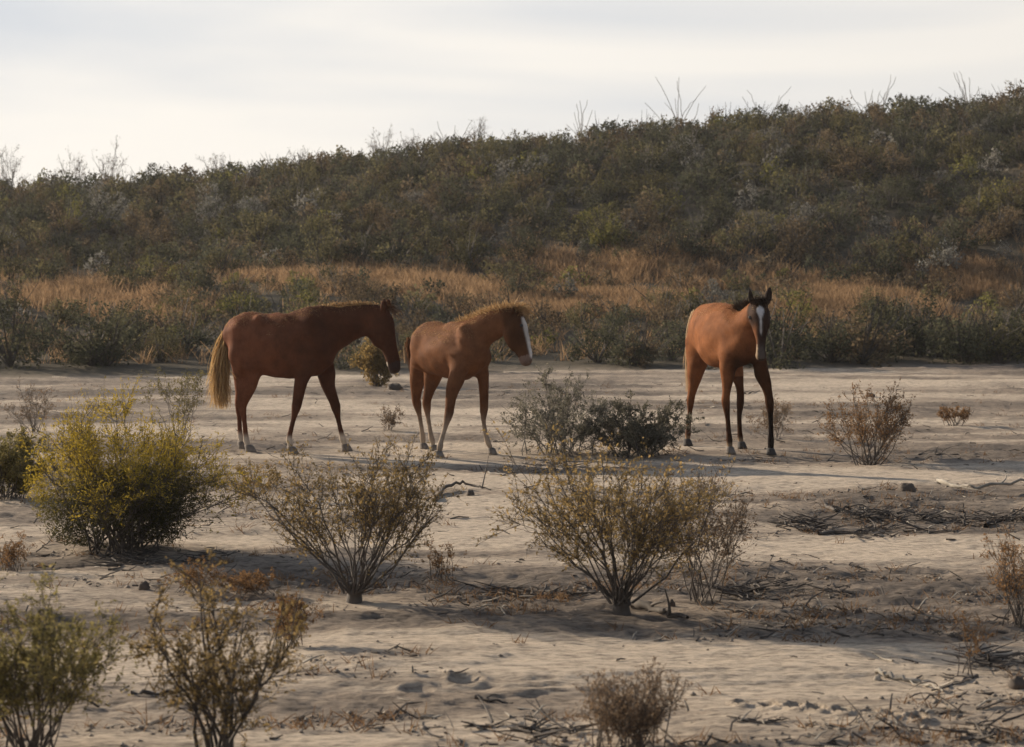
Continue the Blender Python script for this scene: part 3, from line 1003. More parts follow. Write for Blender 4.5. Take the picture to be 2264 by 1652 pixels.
fallen_branch('low dark branch on the sand at the right edge under the bleached branch', [(2180, 1160), (2220, 1150), (2290, 1140)], .02, M_ROTWOOD, 11, 4)
fallen_branch('small dark stick on the pale sand at the bottom, left of the brown twiggy shrub', [(1050, 1540), (1090, 1545), (1135, 1543)], .010, M_ROTWOOD, 12, 2)
fallen_branch('thin dark stick on the sand behind the frontal foal', [(1625, 870), (1650, 874), (1680, 868)], .016, M_ROTWOOD, 13, 2)
fallen_branch('curled dark stick near the lower edge right of the brown twiggy shrub', [(1640, 1605), (1690, 1612), (1740, 1604)], .009, M_ROTWOOD, 14, 4)
fallen_branch('upright dead stub in the dark littered patch at the right', [(2134, 1165), (2131, 1164), (2130, 1163)], .012, M_ROTWOOD, 15, 1, lift=[0, .08, .17])
fallen_branch('thin dark branch on the sand right of the rounded golden-brown shrub', [(2030, 1003), (2080, 998), (2125, 1000), (2160, 1005)], .012, M_ROTWOOD, 16, 4)


def brush_tangle(label, px, py, hw, n, seed, mat=None, hgt=.07):
    """a low heap of dead twigs lying criss-cross"""
    r = np.random.default_rng(seed)
    g = ground_at(px, py)
    k = px_per_m(g[1])
    W = hw / k
    nc = 7
    ci = r.integers(0, nc, n)
    x = g[0] + (r.normal(0, .5, nc) * W)[ci] + r.normal(0, .17, n) * W * .6
    y = g[1] + (r.normal(0, .4, nc) * min(W, .55))[ci] + r.normal(0, .09, n)
    a = r.uniform(0, 6.28, n)
    L = r.uniform(.04, .17, n) * r.choice([1, 1, 1, 1.9], n)
    z = height(x, y) + r.random(n) * hgt * .8
    p0 = np.stack([x, y, z], 1)
    d = np.stack([np.cos(a) * L, np.sin(a) * L, np.clip(np.abs(r.normal(.0, .2, n)), 0, .3) * L], 1)
    st = bezier(p0, p0 + d * .5 + r.normal(0, .1, d.shape) * L[:, None] * np.array([1, 1, .5]), p0 + d, 5)
    lo = height(st[:, :, 0], st[:, :, 1]) + .004
    st[:, :, 2] = np.maximum(st[:, :, 2], lo)
    v, f = tubes(st - g, r.uniform(.002, .0075, n)[:, None] * np.linspace(1, .4, 5)[None], 4)
    o = link('brush_pile', make_mesh('brush_pile', v, f), mat or M_ROTWOOD, loc=g)
    tag(o, label, 'brush pile')


brush_tangle('dark heap of dead twigs at the left of the littered patch on the right', 1800, 1160, 110, 120, 1)
brush_tangle('dark heap of dead twigs in the middle of the littered patch on the right', 1960, 1140, 130, 170, 2)
brush_tangle('dark heap of dead twigs at the right edge below the bleached branch', 2190, 1150, 120, 150, 3)
brush_tangle('thin scatter of dead twigs just above the pale strip of sand on the right', 1930, 1178, 220, 110, 4, hgt=.03)
brush_tangle('dead twigs littering the ground right of the central golden-brown shrub', 1760, 1300, 190, 150, 5, hgt=.03)
brush_tangle('dead twigs littering the ground at the lower right by the spindly plant', 2190, 1470, 90, 80, 6, hgt=.04)
brush_tangle('dead twigs littering the ground left of the central golden-brown shrub', 1150, 1305, 160, 110, 7, hgt=.03)
brush_tangle('dark dead twigs in the shade under the big yellow-tipped bush', 330, 1245, 170, 120, 8, hgt=.03)
brush_tangle('grey dead twigs on the sand below the greyish twiggy shrub', 1200, 1030, 130, 70, 9, M_BRANCH_GREY, .03)
brush_tangle('dead twigs on the sand left of the bottom brown twiggy shrub', 1180, 1625, 110, 60, 10, hgt=.02)
brush_tangle('dark heap of dead twigs on the sand at the right edge of the bottom', 2200, 1635, 80, 50, 11, hgt=.04)


def lump(name, label, cat, px, py, w, h, mat, seed, group=None, spiky=0):
    """irregular clod or stone: w, h in picture px"""
    r = np.random.default_rng(seed)
    g = ground_at(px, py)
    g[2] = gz(g[0], g[1])
    k = px_per_m(g[1])
    nu, nv = 14, 9
    th = np.linspace(.02, np.pi * .62, nv)
    ph = np.arange(nu) / nu * 2 * np.pi
    T, Pq = np.meshgrid(th, ph, indexing='ij')
    off = r.uniform(0, 90, 2)
    w, h = w * .75, h * .7
    rad = .5 + 1.0 * fbm(1, 3.2 * np.cos(Pq) * np.sin(T) + off[0], 3.2 * np.sin(Pq) * np.sin(T) + 2.4 * T + off[1], 4, .7)
    v = np.stack([rad * np.sin(T) * np.cos(Pq) * w / k / 2, rad * np.sin(T) * np.sin(Pq) * w / k / 2, rad * np.cos(T) * h / k * .95 + .1 * h / k], -1).reshape(-1, 3)
    idx = np.arange(nu * nv).reshape(nv, nu)
    f = np.stack([idx[:-1], idx[1:], np.roll(idx[1:], -1, 1), np.roll(idx[:-1], -1, 1)], -1).reshape(-1, 4)
    o = link(name, make_mesh(name, v, f), mat, loc=g)
    tag(o, label, cat, group)


lump('dirt_clod', 'knobbly dark clump standing on the sand above the littered patch', 'clod', 2003, 1092, 58, 26, M_DUNG, 1)
lump('dirt_clod', 'small dark knob on top of the littered rise at the right', 'clod', 2000, 1082, 26, 20, M_DUNG, 9)
lump('dirt_clod', 'round dark brown clod on the sand at the lower right', 'clod', 1896, 1360, 28, 24, M_DUNG, 2)
lump('dirt_clod', 'dark clod beneath the curved dead branch', 'clod', 1040, 1090, 26, 16, M_DUNG, 3)
lump('dirt_clod', 'dark clod left of the rust weeds below the big bush', 'clod', 318, 1305, 34, 22, M_DUNG, 4)
lump('dirt_clod', 'dark clump cut by the right edge on the lower right', 'clod', 2250, 1520, 60, 34, M_DUNG, 5)
lump('dirt_clod', 'dark clod beside the base of the reddish shrub', 'clod', 1484, 1338, 26, 20, M_DUNG, 6)
lump('dirt_clod', 'small dark clod on the distant sand right of the frontal foal', 'clod', 1925, 880, 26, 10, M_DUNG, 7)
lump('stone', 'pale flat stone under the left of the big yellow-tipped bush', 'stone', 238, 1252, 70, 13, M_STONE, 8)
lump('stone', 'white broken stone at the end of the bleached dead branch', 'stone', 1940, 1500, 22, 16, M_DEADWOOD, 10)
lump('dirt_clod', 'dark muddy lump on the sand below the chestnut horse muzzle', 'clod', 873, 861, 46, 17, M_DUNG, 11)

# litter that nobody could count: fine twigs, pebbles, dry weeds
lr = np.random.default_rng(55)


def scatter(n, power=1.0):
    """points in the wash, about even over the picture, thicker on dark littered soil"""
    out = np.zeros((0, 2))
    while len(out) < n:
        py = lr.uniform(850, 1670, 4000)
        px = lr.uniform(-150, 2420, 4000)
        y = CAM_H * FPX / (py - 566)
        x = (px - 1132) / FPX * y
        s = soil_value(x, y)
        clump = fbm(7, x * 1.3, y * 2.6, 3)
        keep = lr.random(4000) < np.clip((1.02 - s) ** power * sstep(.42, .66, clump) * 1.6, 0.015, 1)
        keep &= (y - edge_y(x)) < .3
        out = np.concatenate([out, np.stack([x, y], 1)[keep]])
    return out[:n]


p = scatter(2600, 1.3)
n = len(p)
z = height(p[:, 0], p[:, 1])
a = lr.uniform(0, np.pi, n)
L = lr.uniform(.02, .11, n) * lr.choice([1, 1, 1.8], n)
d = np.stack([np.cos(a) * L, np.sin(a) * L, lr.normal(.05, .22, n) * L], 1)
b0 = np.stack([p[:, 0], p[:, 1], z + .006], 1)
st = np.stack([b0, b0 + d * .5 + lr.normal(0, .08, d.shape) * L[:, None], b0 + d], 1)
rad = lr.uniform(.0025, .0075, n)[:, None] * np.array([[1, .9, .5]])
dark = lr.random(n) < .72
for nm, msk, mt, lab in (('twig_litter', dark, M_ROTWOOD, 'fine dark twig litter scattered over the wash'),
                         ('pale_twig_litter', ~dark, M_DEADWOOD, 'fine bleached twig litter scattered over the wash')):
    v, f = tubes(st[msk], rad[msk], 3)
    tag(link(nm, make_mesh(nm, v, f), mt), lab, 'twigs', kind='stuff')
p = scatter(3400, 1.0)
n = len(p)
z = height(p[:, 0], p[:, 1])
octa = np.array([(1, 0, 0), (0, 1, 0), (-1, 0, 0), (0, -1, 0), (0, 0, 1), (0, 0, -1)], float)
of = np.array([(0, 1, 4), (1, 2, 4), (2, 3, 4), (3, 0, 4), (1, 0, 5), (2, 1, 5), (3, 2, 5), (0, 3, 5)])
sz = lr.uniform(.004, .010, n) * lr.choice([1, 1, 1, 1.7], n)
v = octa[None] * lr.uniform(.6, 1.2, (n, 6, 1)) * sz[:, None, None] * np.array([1.3, 1.1, .8]) + np.stack([p[:, 0], p[:, 1], z + sz * .25], 1)[:, None]
f = (of[None] + (np.arange(n) * 6)[:, None, None]).reshape(-1, 3)
tag(link('pebbles', make_mesh('pebbles', v.reshape(-1, 3), f), M_STONE), 'small clods and pebbles scattered over the wash', 'pebbles', kind='stuff')
p = scatter(900, 1.5)
n = len(p)
cx = np.repeat(p, 9, 0) + lr.normal(0, .035, (n * 9, 2))
b0 = np.stack([cx[:, 0], cx[:, 1], height(cx[:, 0], cx[:, 1])], 1)
tip = b0 + np.stack([lr.normal(0, .03, len(b0)), lr.normal(0, .03, len(b0)), lr.uniform(.015, .06, len(b0))], 1)
wv, wf = ribbons(bezier(b0, (b0 + tip) / 2, tip, 3), lr.uniform(.004, .008, len(b0)), lr)
tag(link('dry_weeds', make_mesh('dry_weeds', wv, wf, smooth=False, attrs={'tint': lr.random(len(wv))}), M_WEED), 'short dry reddish weeds in patches on the wash', 'weeds', kind='stuff')


# ------------------------------------------------------------------ horses
def surface_nets(Fv, org, h):
    S = Fv < 0
    nx, ny, nz = Fv.shape
    cnt = np.zeros((nx - 1, ny - 1, nz - 1))
    acc = np.zeros((nx - 1, ny - 1, nz - 1, 3))
    for ax in range(3):
        sl0 = [slice(None)] * 3
        sl1 = [slice(None)] * 3
        sl0[ax], sl1[ax] = slice(0, -1), slice(1, None)
        A, B = Fv[tuple(sl0)], Fv[tuple(sl1)]
        cr = S[tuple(sl0)] != S[tuple(sl1)]
        t = np.where(cr, A / np.where(cr, A - B, 1), 0)
        o = [i for i in range(3) if i != ax]
        for da in (0, 1):
            for db in (0, 1):
                sl = [slice(None)] * 3
                sl[o[0]] = slice(da, Fv.shape[o[0]] - 1 + da)
                sl[o[1]] = slice(db, Fv.shape[o[1]] - 1 + db)
                c, tt = cr[tuple(sl)], t[tuple(sl)]
                cnt += c
                acc[..., ax] += tt
                acc[..., o[0]] += c * da
                acc[..., o[1]] += c * db
    act = cnt > 0
    ids = np.full(cnt.shape, -1)
    ids[act] = np.arange(act.sum())
    cell = np.argwhere(act)
    V = org + h * (cell + acc[act] / cnt[act][:, None])
    quads = []
    for ax in range(3):
        o1, o2 = (ax + 1) % 3, (ax + 2) % 3
        sl0 = [slice(1, -1)] * 3
        sl1 = [slice(1, -1)] * 3
        sl0[ax], sl1[ax] = slice(0, -1), slice(1, None)
        a, b = S[tuple(sl0)], S[tuple(sl1)]
        e = np.argwhere(a != b)
        ins = a[tuple(e.T)]
        e = e.copy()
        e[:, o1] += 1
        e[:, o2] += 1

        def cid(d1, d2):
            q = e.copy()
            q[:, o1] += d1
            q[:, o2] += d2
            return ids[tuple(q.T)]
        q = np.stack([cid(-1, -1), cid(0, -1), cid(0, 0), cid(-1, 0)], 1)
        q[~ins] = q[~ins][:, ::-1]
        quads.append(q)
    return V, np.concatenate(quads)


class Horse:
    """body sculpted from blended elliptical limbs laid out on the positions read from the photograph"""

    def __init__(self, scale, x0, y0, kz, off):
        self.s, self.x0, self.y0, self.kz, self.off = scale, x0, y0, kz, off / FPX
        self.prims = []

    def P(self, zx, zy, dy):
        q = 1 + dy / 24.0
        return np.array([(zx - self.x0) / self.s * q + self.off * dy, dy, max((self.y0 - self.kz * dy - zy) / self.s * q, 0.0)])

    def chain(self, pts, lat, k=0.04):
        """pts: (zx, zy, depth, half width m, half height px); one smooth limb, splined through the points"""
        lat = norm(np.array(lat, float))
        C = np.array([(*self.P(*p[:3]), p[3], p[4] / self.s) for p in pts])
        E = np.concatenate([[2 * C[0] - C[1]], C, [2 * C[-1] - C[-2]]])
        out = []
        for a in range(len(C) - 1):
            p0, p1, p2, p3 = E[a:a + 4]
            for t in np.arange(0, .999, 1 / max(3, int(np.ceil(np.linalg.norm(p2[:3] - p1[:3]) / .022)))):
                out.append(.5 * (2 * p1 + (p2 - p0) * t + (2 * p0 - 5 * p1 + 4 * p2 - p3) * t * t + (3 * p1 - p0 - 3 * p2 + p3) * t ** 3))
        out.append(C[-1])
        out = np.array(out)
        out[:, 3:] = np.maximum(out[:, 3:], .005)
        self.prims.append(([(p[:3], q[:3], p[3], p[4], q[3], q[4]) for p, q in zip(out[:-1], out[1:])], lat, k))

    def leg(self, pts, lat, k=0.03, asp=.88):
        self.chain([(x, y, d, (a if a else b / self.s * asp), b) for x, y, d, b, a in [(*p, None) if len(p) == 4 else p for p in pts]], lat, k)

    def mesh(self, h=0.0135):
        segs = [q for p in self.prims for q in p[0]]
        lo = np.min([np.minimum(p[0], p[1]) - max(p[2:6]) for p in segs], 0) - .05
        hi = np.max([np.maximum(p[0], p[1]) + max(p[2:6]) for p in segs], 0) + .05
        n = np.ceil((hi - lo) / h).astype(int) + 1
        Fv = np.full(n, 1.0)
        for chain, lat, k in self.prims:
            G = np.full(n, 1.0)
            for p0, p1, a0, b0, a1, b1 in chain:
                r = max(a0, b0, a1, b1) + .07
                i0 = np.maximum(((np.minimum(p0, p1) - r - lo) / h).astype(int), 0)
                i1 = np.minimum(((np.maximum(p0, p1) + r - lo) / h).astype(int) + 2, n)
                g = np.meshgrid(*[lo[j] + h * np.arange(i0[j], i1[j]) for j in range(3)], indexing='ij')
                Q = np.stack(g, -1) - p0
                ax = p1 - p0
                L = np.linalg.norm(ax)
                ax = ax / L
                v = lat - ax * lat.dot(ax)
                v = v / np.linalg.norm(v)
                w = np.cross(ax, v)
                s = Q @ ax
                t = np.clip(s / L, 0, 1)
                e = s - t * L
                a, b = a0 + (a1 - a0) * t, b0 + (b1 - b0) * t
                c = np.minimum(a, b)
                u, q = Q @ v, Q @ w
                rr = np.sqrt((u / a) ** 2 + (q / b) ** 2 + (e / c) ** 2)
                gg = np.sqrt((u / a ** 2) ** 2 + (q / b ** 2) ** 2 + (e / c ** 2) ** 2)
                d = np.where(gg > 1e-6, rr * (rr - 1) / np.maximum(gg, 1e-6), -c)
                sl = tuple(slice(i0[j], i1[j]) for j in range(3))
                G[sl] = np.minimum(G[sl], d)
            hq = np.maximum(k - np.abs(Fv - G), 0) / k
            Fv = np.minimum(Fv, G) - hq * hq * k / 4
        V, Fq = surface_nets(Fv, lo, h)
        # light relaxation
        e = np.concatenate([Fq[:, [0, 1]], Fq[:, [1, 2]], Fq[:, [2, 3]], Fq[:, [3, 0]]])
        for lam in (.5, -.52, .5, -.52, .5, -.52, .5, -.52, .4):
            acc = np.zeros_like(V)
            num = np.zeros(len(V))
            np.add.at(acc, e[:, 0], V[e[:, 1]])
            np.add.at(num, e[:, 0], 1)
            np.add.at(acc, e[:, 1], V[e[:, 0]])
            np.add.at(num, e[:, 1], 1)
            V = V + lam * (acc / np.maximum(num, 1)[:, None] - V)
        # uneven muscle relief on the trunk and upper limbs
        nr = np.zeros_like(V)
        fn = np.cross(V[Fq[:, 2]] - V[Fq[:, 0]], V[Fq[:, 3]] - V[Fq[:, 1]])
        for c in range(4):
            np.add.at(nr, Fq[:, c], fn)
        nr = norm(nr)
        a = fbm(2, V[:, 0] * 5.5 + V[:, 1] * 3.0, V[:, 2] * 4.2 + V[:, 1] * 2.0, 2) - .5
        b = fbm(6, V[:, 0] * 13 + V[:, 1] * 8.0, V[:, 2] * 9 - V[:, 1] * 7.0, 2) - .5
        V = V + nr * ((a * .050 + b * .016) * sstep(.45, .85, V[:, 2]))[:, None]
        return V, Fq


def coat_material():
    m, nt, b = new_mat('horse_coat')
    a = attr_node(nt, 'coat')
    tc = nt.nodes.new('ShaderNodeTexCoord')
    n = noise_node(nt, 5.5, 6, 0.65, tc.outputs['Object'])
    mp = nt.nodes.new('ShaderNodeMapping')
    mp.inputs['Scale'].default_value = (60, 60, 16)
    nt.links.new(tc.outputs['Object'], mp.inputs['Vector'])
    n2 = noise_node(nt, 1.5, 4, 0.7, mp.outputs['Vector'])
    g = ramp(nt, [(0.3, (.62, .58, .55)), (0.7, (1.28, 1.24, 1.2))])
    nt.links.new(n.outputs['Fac'], g.inputs['Fac'])
    c = mixc(nt, 1.0, a.outputs['Color'], g.outputs['Color'], 'MULTIPLY')
    g2 = ramp(nt, [(0.3, (.84, .84, .84)), (0.7, (1.1, 1.1, 1.1))])
    nt.links.new(n2.outputs['Fac'], g2.inputs['Fac'])
    c = mixc(nt, 1.0, c, g2.outputs['Color'], 'MULTIPLY')
    nt.links.new(c, b.inputs['Base Color'])
    b.inputs['Roughness'].default_value = 0.7
    b.inputs['Specular IOR Level'].default_value = 0.03
    b.inputs['Sheen Weight'].default_value = 0.0
    b.inputs['Sheen Roughness'].default_value = 0.35
    b.inputs['Sheen Tint'].default_value = (1.0, .72, .42, 1)
    bump = nt.nodes.new('ShaderNodeBump')
    bump.inputs['Strength'].default_value = 0.35
    bump.inputs['Distance'].default_value = 0.008
    nt.links.new(n2.outputs['Fac'], bump.inputs['Height'])
    nt.links.new(bump.outputs['Normal'], b.inputs['Normal'])
    return m


M_COAT = coat_material()
M_HOOF = wood_mat('hoof_horn', (.10, .08, .065), (.24, .20, .16))
M_HOOF_DARK = wood_mat('dark_hoof_horn', (.025, .02, .018), (.06, .05, .042))
M_EYE, _, _b = new_mat('dark_wet_eye')
_b.inputs['Base Color'].default_value = (.012, .008, .006, 1)
_b.inputs['Roughness'].default_value = 0.12
M_HAIR = {
    'flaxen': foliage_mat('flaxen_hair', [(.28, .16, .07), (.50, .33, .15), (.72, .52, .28)], .35, rnd=False),
    'golden': foliage_mat('golden_mane_hair', [(.26, .14, .06), (.42, .26, .12), (.60, .42, .22)], .4, rnd=False),
    'chestnut': foliage_mat('dark_chestnut_hair', [(.06, .028, .016), (.12, .055, .028), (.20, .10, .05)], .3, rnd=False),
    'black': foliage_mat('black_hair', [(.018, .012, .01), (.035, .022, .016), (.06, .035, .022)], .2, rnd=False),
    'pale': foliage_mat('pale_tail_hair', [(.30, .20, .12), (.48, .34, .21), (.62, .48, .32)], .35, rnd=False),
}


def hoof(parent, x, y, toe, mat, lift=0.0, size=1.0):
    toe = norm(np.array([toe[0], toe[1], 0.0]))
    rings = [(0.082, .040, -.012), (0.066, .046, -.004), (0.03, .053, .008), (0.0, .058, .018)]
    nu = 14
    ph = np.arange(nu) / nu * 2 * np.pi
    side = np.array([-toe[1], toe[0], 0])
    V = []
    for z, r, o in rings:
        rr = r * size
        V.append(toe[None] * (np.cos(ph) * rr * 1.12 + o)[:, None] + side[None] * (np.sin(ph) * rr)[:, None] + np.array([0, 0, z * size]))
    V = np.concatenate(V + [np.array([[0, 0, .0]]) + toe[None] * .018, np.array([[0, 0, .085 * size]])])
    idx = np.arange(len(rings) * nu).reshape(len(rings), nu)
    f = np.stack([idx[:-1], idx[1:], np.roll(idx[1:], -1, 1), np.roll(idx[:-1], -1, 1)], -1).reshape(-1, 4)
    cap = np.stack([idx[-1], np.full(nu, len(V) - 2), np.roll(idx[-1], -1)], -1)
    cap2 = np.stack([np.roll(idx[0], -1), np.full(nu, len(V) - 1), idx[0]], -1)
    return link('hoof', make_mesh('hoof', V, [f, cap, cap2]), mat, parent, (x, y, lift))


def ball(name, parent, c, r, mat):
    nu, nv = 12, 8
    T, Pq = np.meshgrid(np.linspace(0.05, np.pi - .05, nv), np.arange(nu) / nu * 2 * np.pi, indexing='ij')
    v = r * np.stack([np.sin(T) * np.cos(Pq), np.sin(T) * np.sin(Pq), np.cos(T)], -1).reshape(-1, 3)
    idx = np.arange(nu * nv).reshape(nv, nu)
    f = np.stack([idx[:-1], idx[1:], np.roll(idx[1:], -1, 1), np.roll(idx[:-1], -1, 1)], -1).reshape(-1, 4)
    return link(name, make_mesh(name, v, f), mat, parent, c)


def hair(name, parent, roots, dirs, length, width, mat, rng, curl=.12, droop=.5, m=5):
    """strands from roots (n,3) along dirs, bending down by droop"""
    n = len(roots)
    L = length * rng.uniform(.6, 1.1, n)[:, None]
    d = norm(dirs + rng.normal(0, curl, dirs.shape))
    p1 = roots + d * L * .5
    p2 = roots + d * L + np.array([0, 0, -1]) * L * droop
    pts = bezier(roots, p1, p2, m)
    v, f = ribbons(pts, width * rng.uniform(.6, 1.3, n), rng)
    t = np.repeat(np.clip(rng.normal(.5, .28, n), 0, 1), m * 2)
    o = link(name, make_mesh(name, v, f, attrs={'tint': t}), mat, parent)
    return o


def path_pts(H, pts, n, rng, jit=0.0):
    """n random points along a polyline noted as (zx, zy, depth)"""
    P = np.array([H.P(*p) for p in pts])
    s = rng.random(n) * (len(P) - 1)
    k = np.minimum(s.astype(int), len(P) - 2)
    fr = (s - k)[:, None]
    q = P[k] * (1 - fr) + P[k + 1] * fr
    return q + rng.normal(0, jit, q.shape), s / (len(P) - 1)


def seg_field(V, p0, p1):
    ax = p1 - p0
    t = np.clip(((V - p0) @ ax) / ax.dot(ax), 0, 1)
    return np.linalg.norm(V - p0 - t[:, None] * ax, axis=1), t


def fuzz(H, parent, V, Fq, length, col_mat, n, rng, name='coat_rim_hair', up=.5):
    """short body hairs standing off the upper outline, golden to paint in its sunlit rim"""
    i = rng.integers(0, len(Fq), n)
    w = rng.dirichlet((1, 1, 1, 1), n)
    p = np.einsum('ij,ijk->ik', w, V[Fq[i]])
    nr = norm(np.cross(V[Fq[i, 2]] - V[Fq[i, 0]], V[Fq[i, 3]] - V[Fq[i, 1]]))
    keep = (p[:, 2] > .42) & (nr[:, 2] > up)
    p, nr = p[keep], nr[keep]
    return hair(name, parent, p - nr * .002, nr * .6 + np.array([0, 0, -.45]), length, .002, col_mat, rng, curl=.25, droop=.35, m=3)


# ---------------- horse 1: dark chestnut adult, walking right, head lowered
def horse_one():
    H = Horse(868.0, 700, 1500, 72, 623 - 1132)
    lat = (-.26, -.966, 0)
    r, c = .12, -.12
    H.chain([(315, 470, r, .17, 150), (400, 455, r, .215, 196), (480, 475, .10, .235, 220), (600, 545, .05, .24, 272), (730, 565, 0, .26, 285),
             (860, 553, -.04, .24, 296), (965, 530, -.08, .20, 292), (1060, 535, c, .155, 238)], lat, .06)
    H.chain([(1000, 445, c, .14, 225), (1130, 405, c, .115, 205), (1240, 375, -.13, .10, 180), (1345, 347, -.14, .088, 158), (1450, 320, -.15, .083, 138), (1560, 305, -.16, .075, 105)], lat, .05)
    # withers and croup ridges
    H.chain([(860, 300, -.03, .05, 45), (935, 268, -.05, .045, 42), (1040, 270, -.09, .05, 50)], lat, .07)
    # shoulder blade, upper arm, haunch and gaskin relief on both sides
    for sg, o in ((-1, 0), (1, .05)):
        H.chain([(985, 330, -.09 + sg * .085 + o, .07, 55), (1015, 450, -.10 + sg * .10 + o, .085, 70), (1040, 600, -.11 + sg * .10 + o, .085, 75)], lat, .05)
        H.chain([(900, 610, -.06 + sg * .15 + o, .075, 80), (880, 720, -.08 + sg * .13 + o, .075, 75)], lat, .05)
        H.chain([(330, 430, .10 + sg * .11 + o, .10, 100), (345, 600, .10 + sg * .12 + o, .11, 110), (385, 740, .08 + sg * .12 + o, .09, 95)], lat, .05)
        H.chain([(500, 320, .09 + sg * .15, .045, 40), (520, 350, .09 + sg * .17, .04, 36)], lat, .06)
    # head
    H.chain([(1575, 300, -.17, .08, 92), (1598, 410, -.18, .09, 130), (1630, 510, -.19, .076, 106), (1668, 610, -.20, .056, 76), (1690, 700, -.21, .052, 62), (1698, 752, -.21, .05, 50)], lat, .03)
    H.chain([(1528, 440, -.18, .08, 72), (1565, 520, -.18, .066, 60)], lat, .035)
    for d in (-.23, -.11):
        H.chain([(1600 + (25 if d > -.2 else 0), 235, d, .03, 24), (1606 + (30 if d > -.2 else 0), 195, d, .029, 25), (1616 + (34 if d > -.2 else 0), 148, d, .008, 7)], lat, .015)
    # hind, near (B) and far (A)
    H.leg([(400, 500, .02, 165, .11), (415, 690, .0, 140, .095), (408, 830, .02, 112, .085), (382, 960, .03, 72), (352, 1080, .03, 44), (368, 1200, .03, 24.1), (381, 1345, .03, 24.9), (388, 1395, .03, 30.4), (402, 1440, .02, 23.2)], lat, .05)
    H.leg([(375, 520, .24, 150, .10), (370, 700, .28, 125, .09), (362, 850, .30, 95, .075), (350, 960, .32, 60), (325, 1075, .33, 40), (326, 1200, .33, 22.4), (331, 1320, .33, 23.2), (336, 1365, .33, 28.5), (350, 1405, .33, 22.4)], lat, .05)
    # fore, near and far
    H.leg([(950, 560, -.16, 140, .08), (905, 760, -.18, 98, .075), (868, 900, -.18, 60), (842, 1040, -.18, 46), (832, 1090, -.18, 44), (806, 1200, -.18, 24.1), (775, 1330, -.18, 24.1), (766, 1385, -.18, 31.3), (778, 1440, -.18, 24.1)], lat, .045)
    H.leg([(1050, 640, .02, 110, .08), (1092, 800, .05, 80, .07), (1118, 920, .07, 58), (1166, 1050, .10, 46), (1180, 1100, .10, 44), (1200, 1200, .12, 24.1), (1226, 1320, .14, 24.1), (1240, 1380, .15, 31.3), (1256, 1428, .16, 24.1)], lat, .045)
    V, Fq = H.mesh()
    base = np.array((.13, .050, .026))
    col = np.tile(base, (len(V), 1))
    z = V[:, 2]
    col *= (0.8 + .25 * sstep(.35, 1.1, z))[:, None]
    col *= (1.2 - .62 * sstep(-.45, .45, V[:, 0]))[:, None]  # paler rump, darker forehand: fall of sunlight painted into the coat
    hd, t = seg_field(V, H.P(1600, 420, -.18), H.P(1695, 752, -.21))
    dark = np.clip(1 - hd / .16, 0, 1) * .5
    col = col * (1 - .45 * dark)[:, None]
    muz = (t > .86) & (hd < .1)
    col[muz] = (.055, .035, .03)
    chin = (t > .80) & (hd < .12) & (V[:, 0] < H.P(1650, 740, 0)[0])
    col[chin] = (.52, .47, .42)
    sock = .95 * sstep(.21, .14, z)
    col = col * (1 - sock[:, None] * .92) + np.array((.52, .46, .38)) * sock[:, None] * .92
    g = ground_at(623, 999.7)
    g[2] = gz(g[0], g[1])
    root = empty('horse', g)
    tag(root, 'dark chestnut adult horse with lowered head and golden tail walking at the left', 'horse', 'three horses walking on the wash')
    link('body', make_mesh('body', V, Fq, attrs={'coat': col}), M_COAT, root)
    for zx, dy, lift in ((415, .02, 0), (352, .33, .012), (790, -.18, 0), (1268, .17, 0)):
        p = H.P(zx, 1480, dy)
        hoof(root, p[0], p[1], (1, -.25), M_HOOF, lift, .92)
    rng = np.random.default_rng(71)
    ball('eye', root, H.P(1652, 392, -.258), .021, M_EYE)
    ball('eye', root, H.P(1648, 385, -.10), .017, M_EYE)
    q, s = path_pts(H, [(960, 232, -.06), (1080, 208, -.10), (1200, 188, -.12), (1330, 180, -.14), (1450, 178, -.15), (1570, 195, -.16)], 620, rng, .008)
    hair('mane', root, q - np.array([0, 0, .012]), np.tile((-.2, .7, .5), (len(q), 1)), .13, .006, M_HAIR['golden'], rng, curl=.22, droop=.6)  # golden tint paints the sunlit rim along the crest
    q, s = path_pts(H, [(1590, 190, -.17), (1640, 210, -.17)], 70, rng, .02)
    hair('forelock', root, q, np.tile((.6, -.1, .1), (len(q), 1)), .16, .006, M_HAIR['chestnut'], rng, droop=.8)
    # tail: dock and long hair
    n = 1300
    r0 = np.array([H.P(275, 345, .12), H.P(225, 430, .12), H.P(205, 500, .12)])
    s = rng.random(n) * 2
    k = np.minimum(s.astype(int), 1)
    fr = (s - k)[:, None]
    q = r0[k] * (1 - fr) + r0[k + 1] * fr + rng.normal(0, .018, (n, 3))
    e = np.array([H.P(x, y, d) for x, y, d in zip(rng.normal(160, 46, n), rng.uniform(800, 1125, n), rng.normal(.12, .05, n))])
    c1 = np.array([H.P(x, y, d) for x, y, d in zip(rng.normal(135, 46, n), rng.uniform(560, 740, n), rng.normal(.12, .06, n))])
    pts = bezier(q, c1, e, 8)
    wv = np.linspace(0, 1, 8)[None, :] * rng.uniform(4, 8, n)[:, None] + rng.uniform(0, 6.28, n)[:, None]
    amp = np.linspace(0, 1, 8)[None, :] * rng.uniform(.004, .022, n)[:, None]
    pts[:, :, 0] += amp * np.sin(wv)
    pts[:, :, 1] += amp * np.cos(wv * .8)
    v, f = ribbons(pts, rng.uniform(.006, .013, n), rng)
    link('tail', make_mesh('tail', v, f, attrs={'tint': np.repeat(np.clip(rng.normal(.5, .3, n), 0, 1), 16)}), M_HAIR['flaxen'], root)
    fuzz(H, root, V, Fq, .022, M_HAIR['golden'], 30000, rng, up=.55)


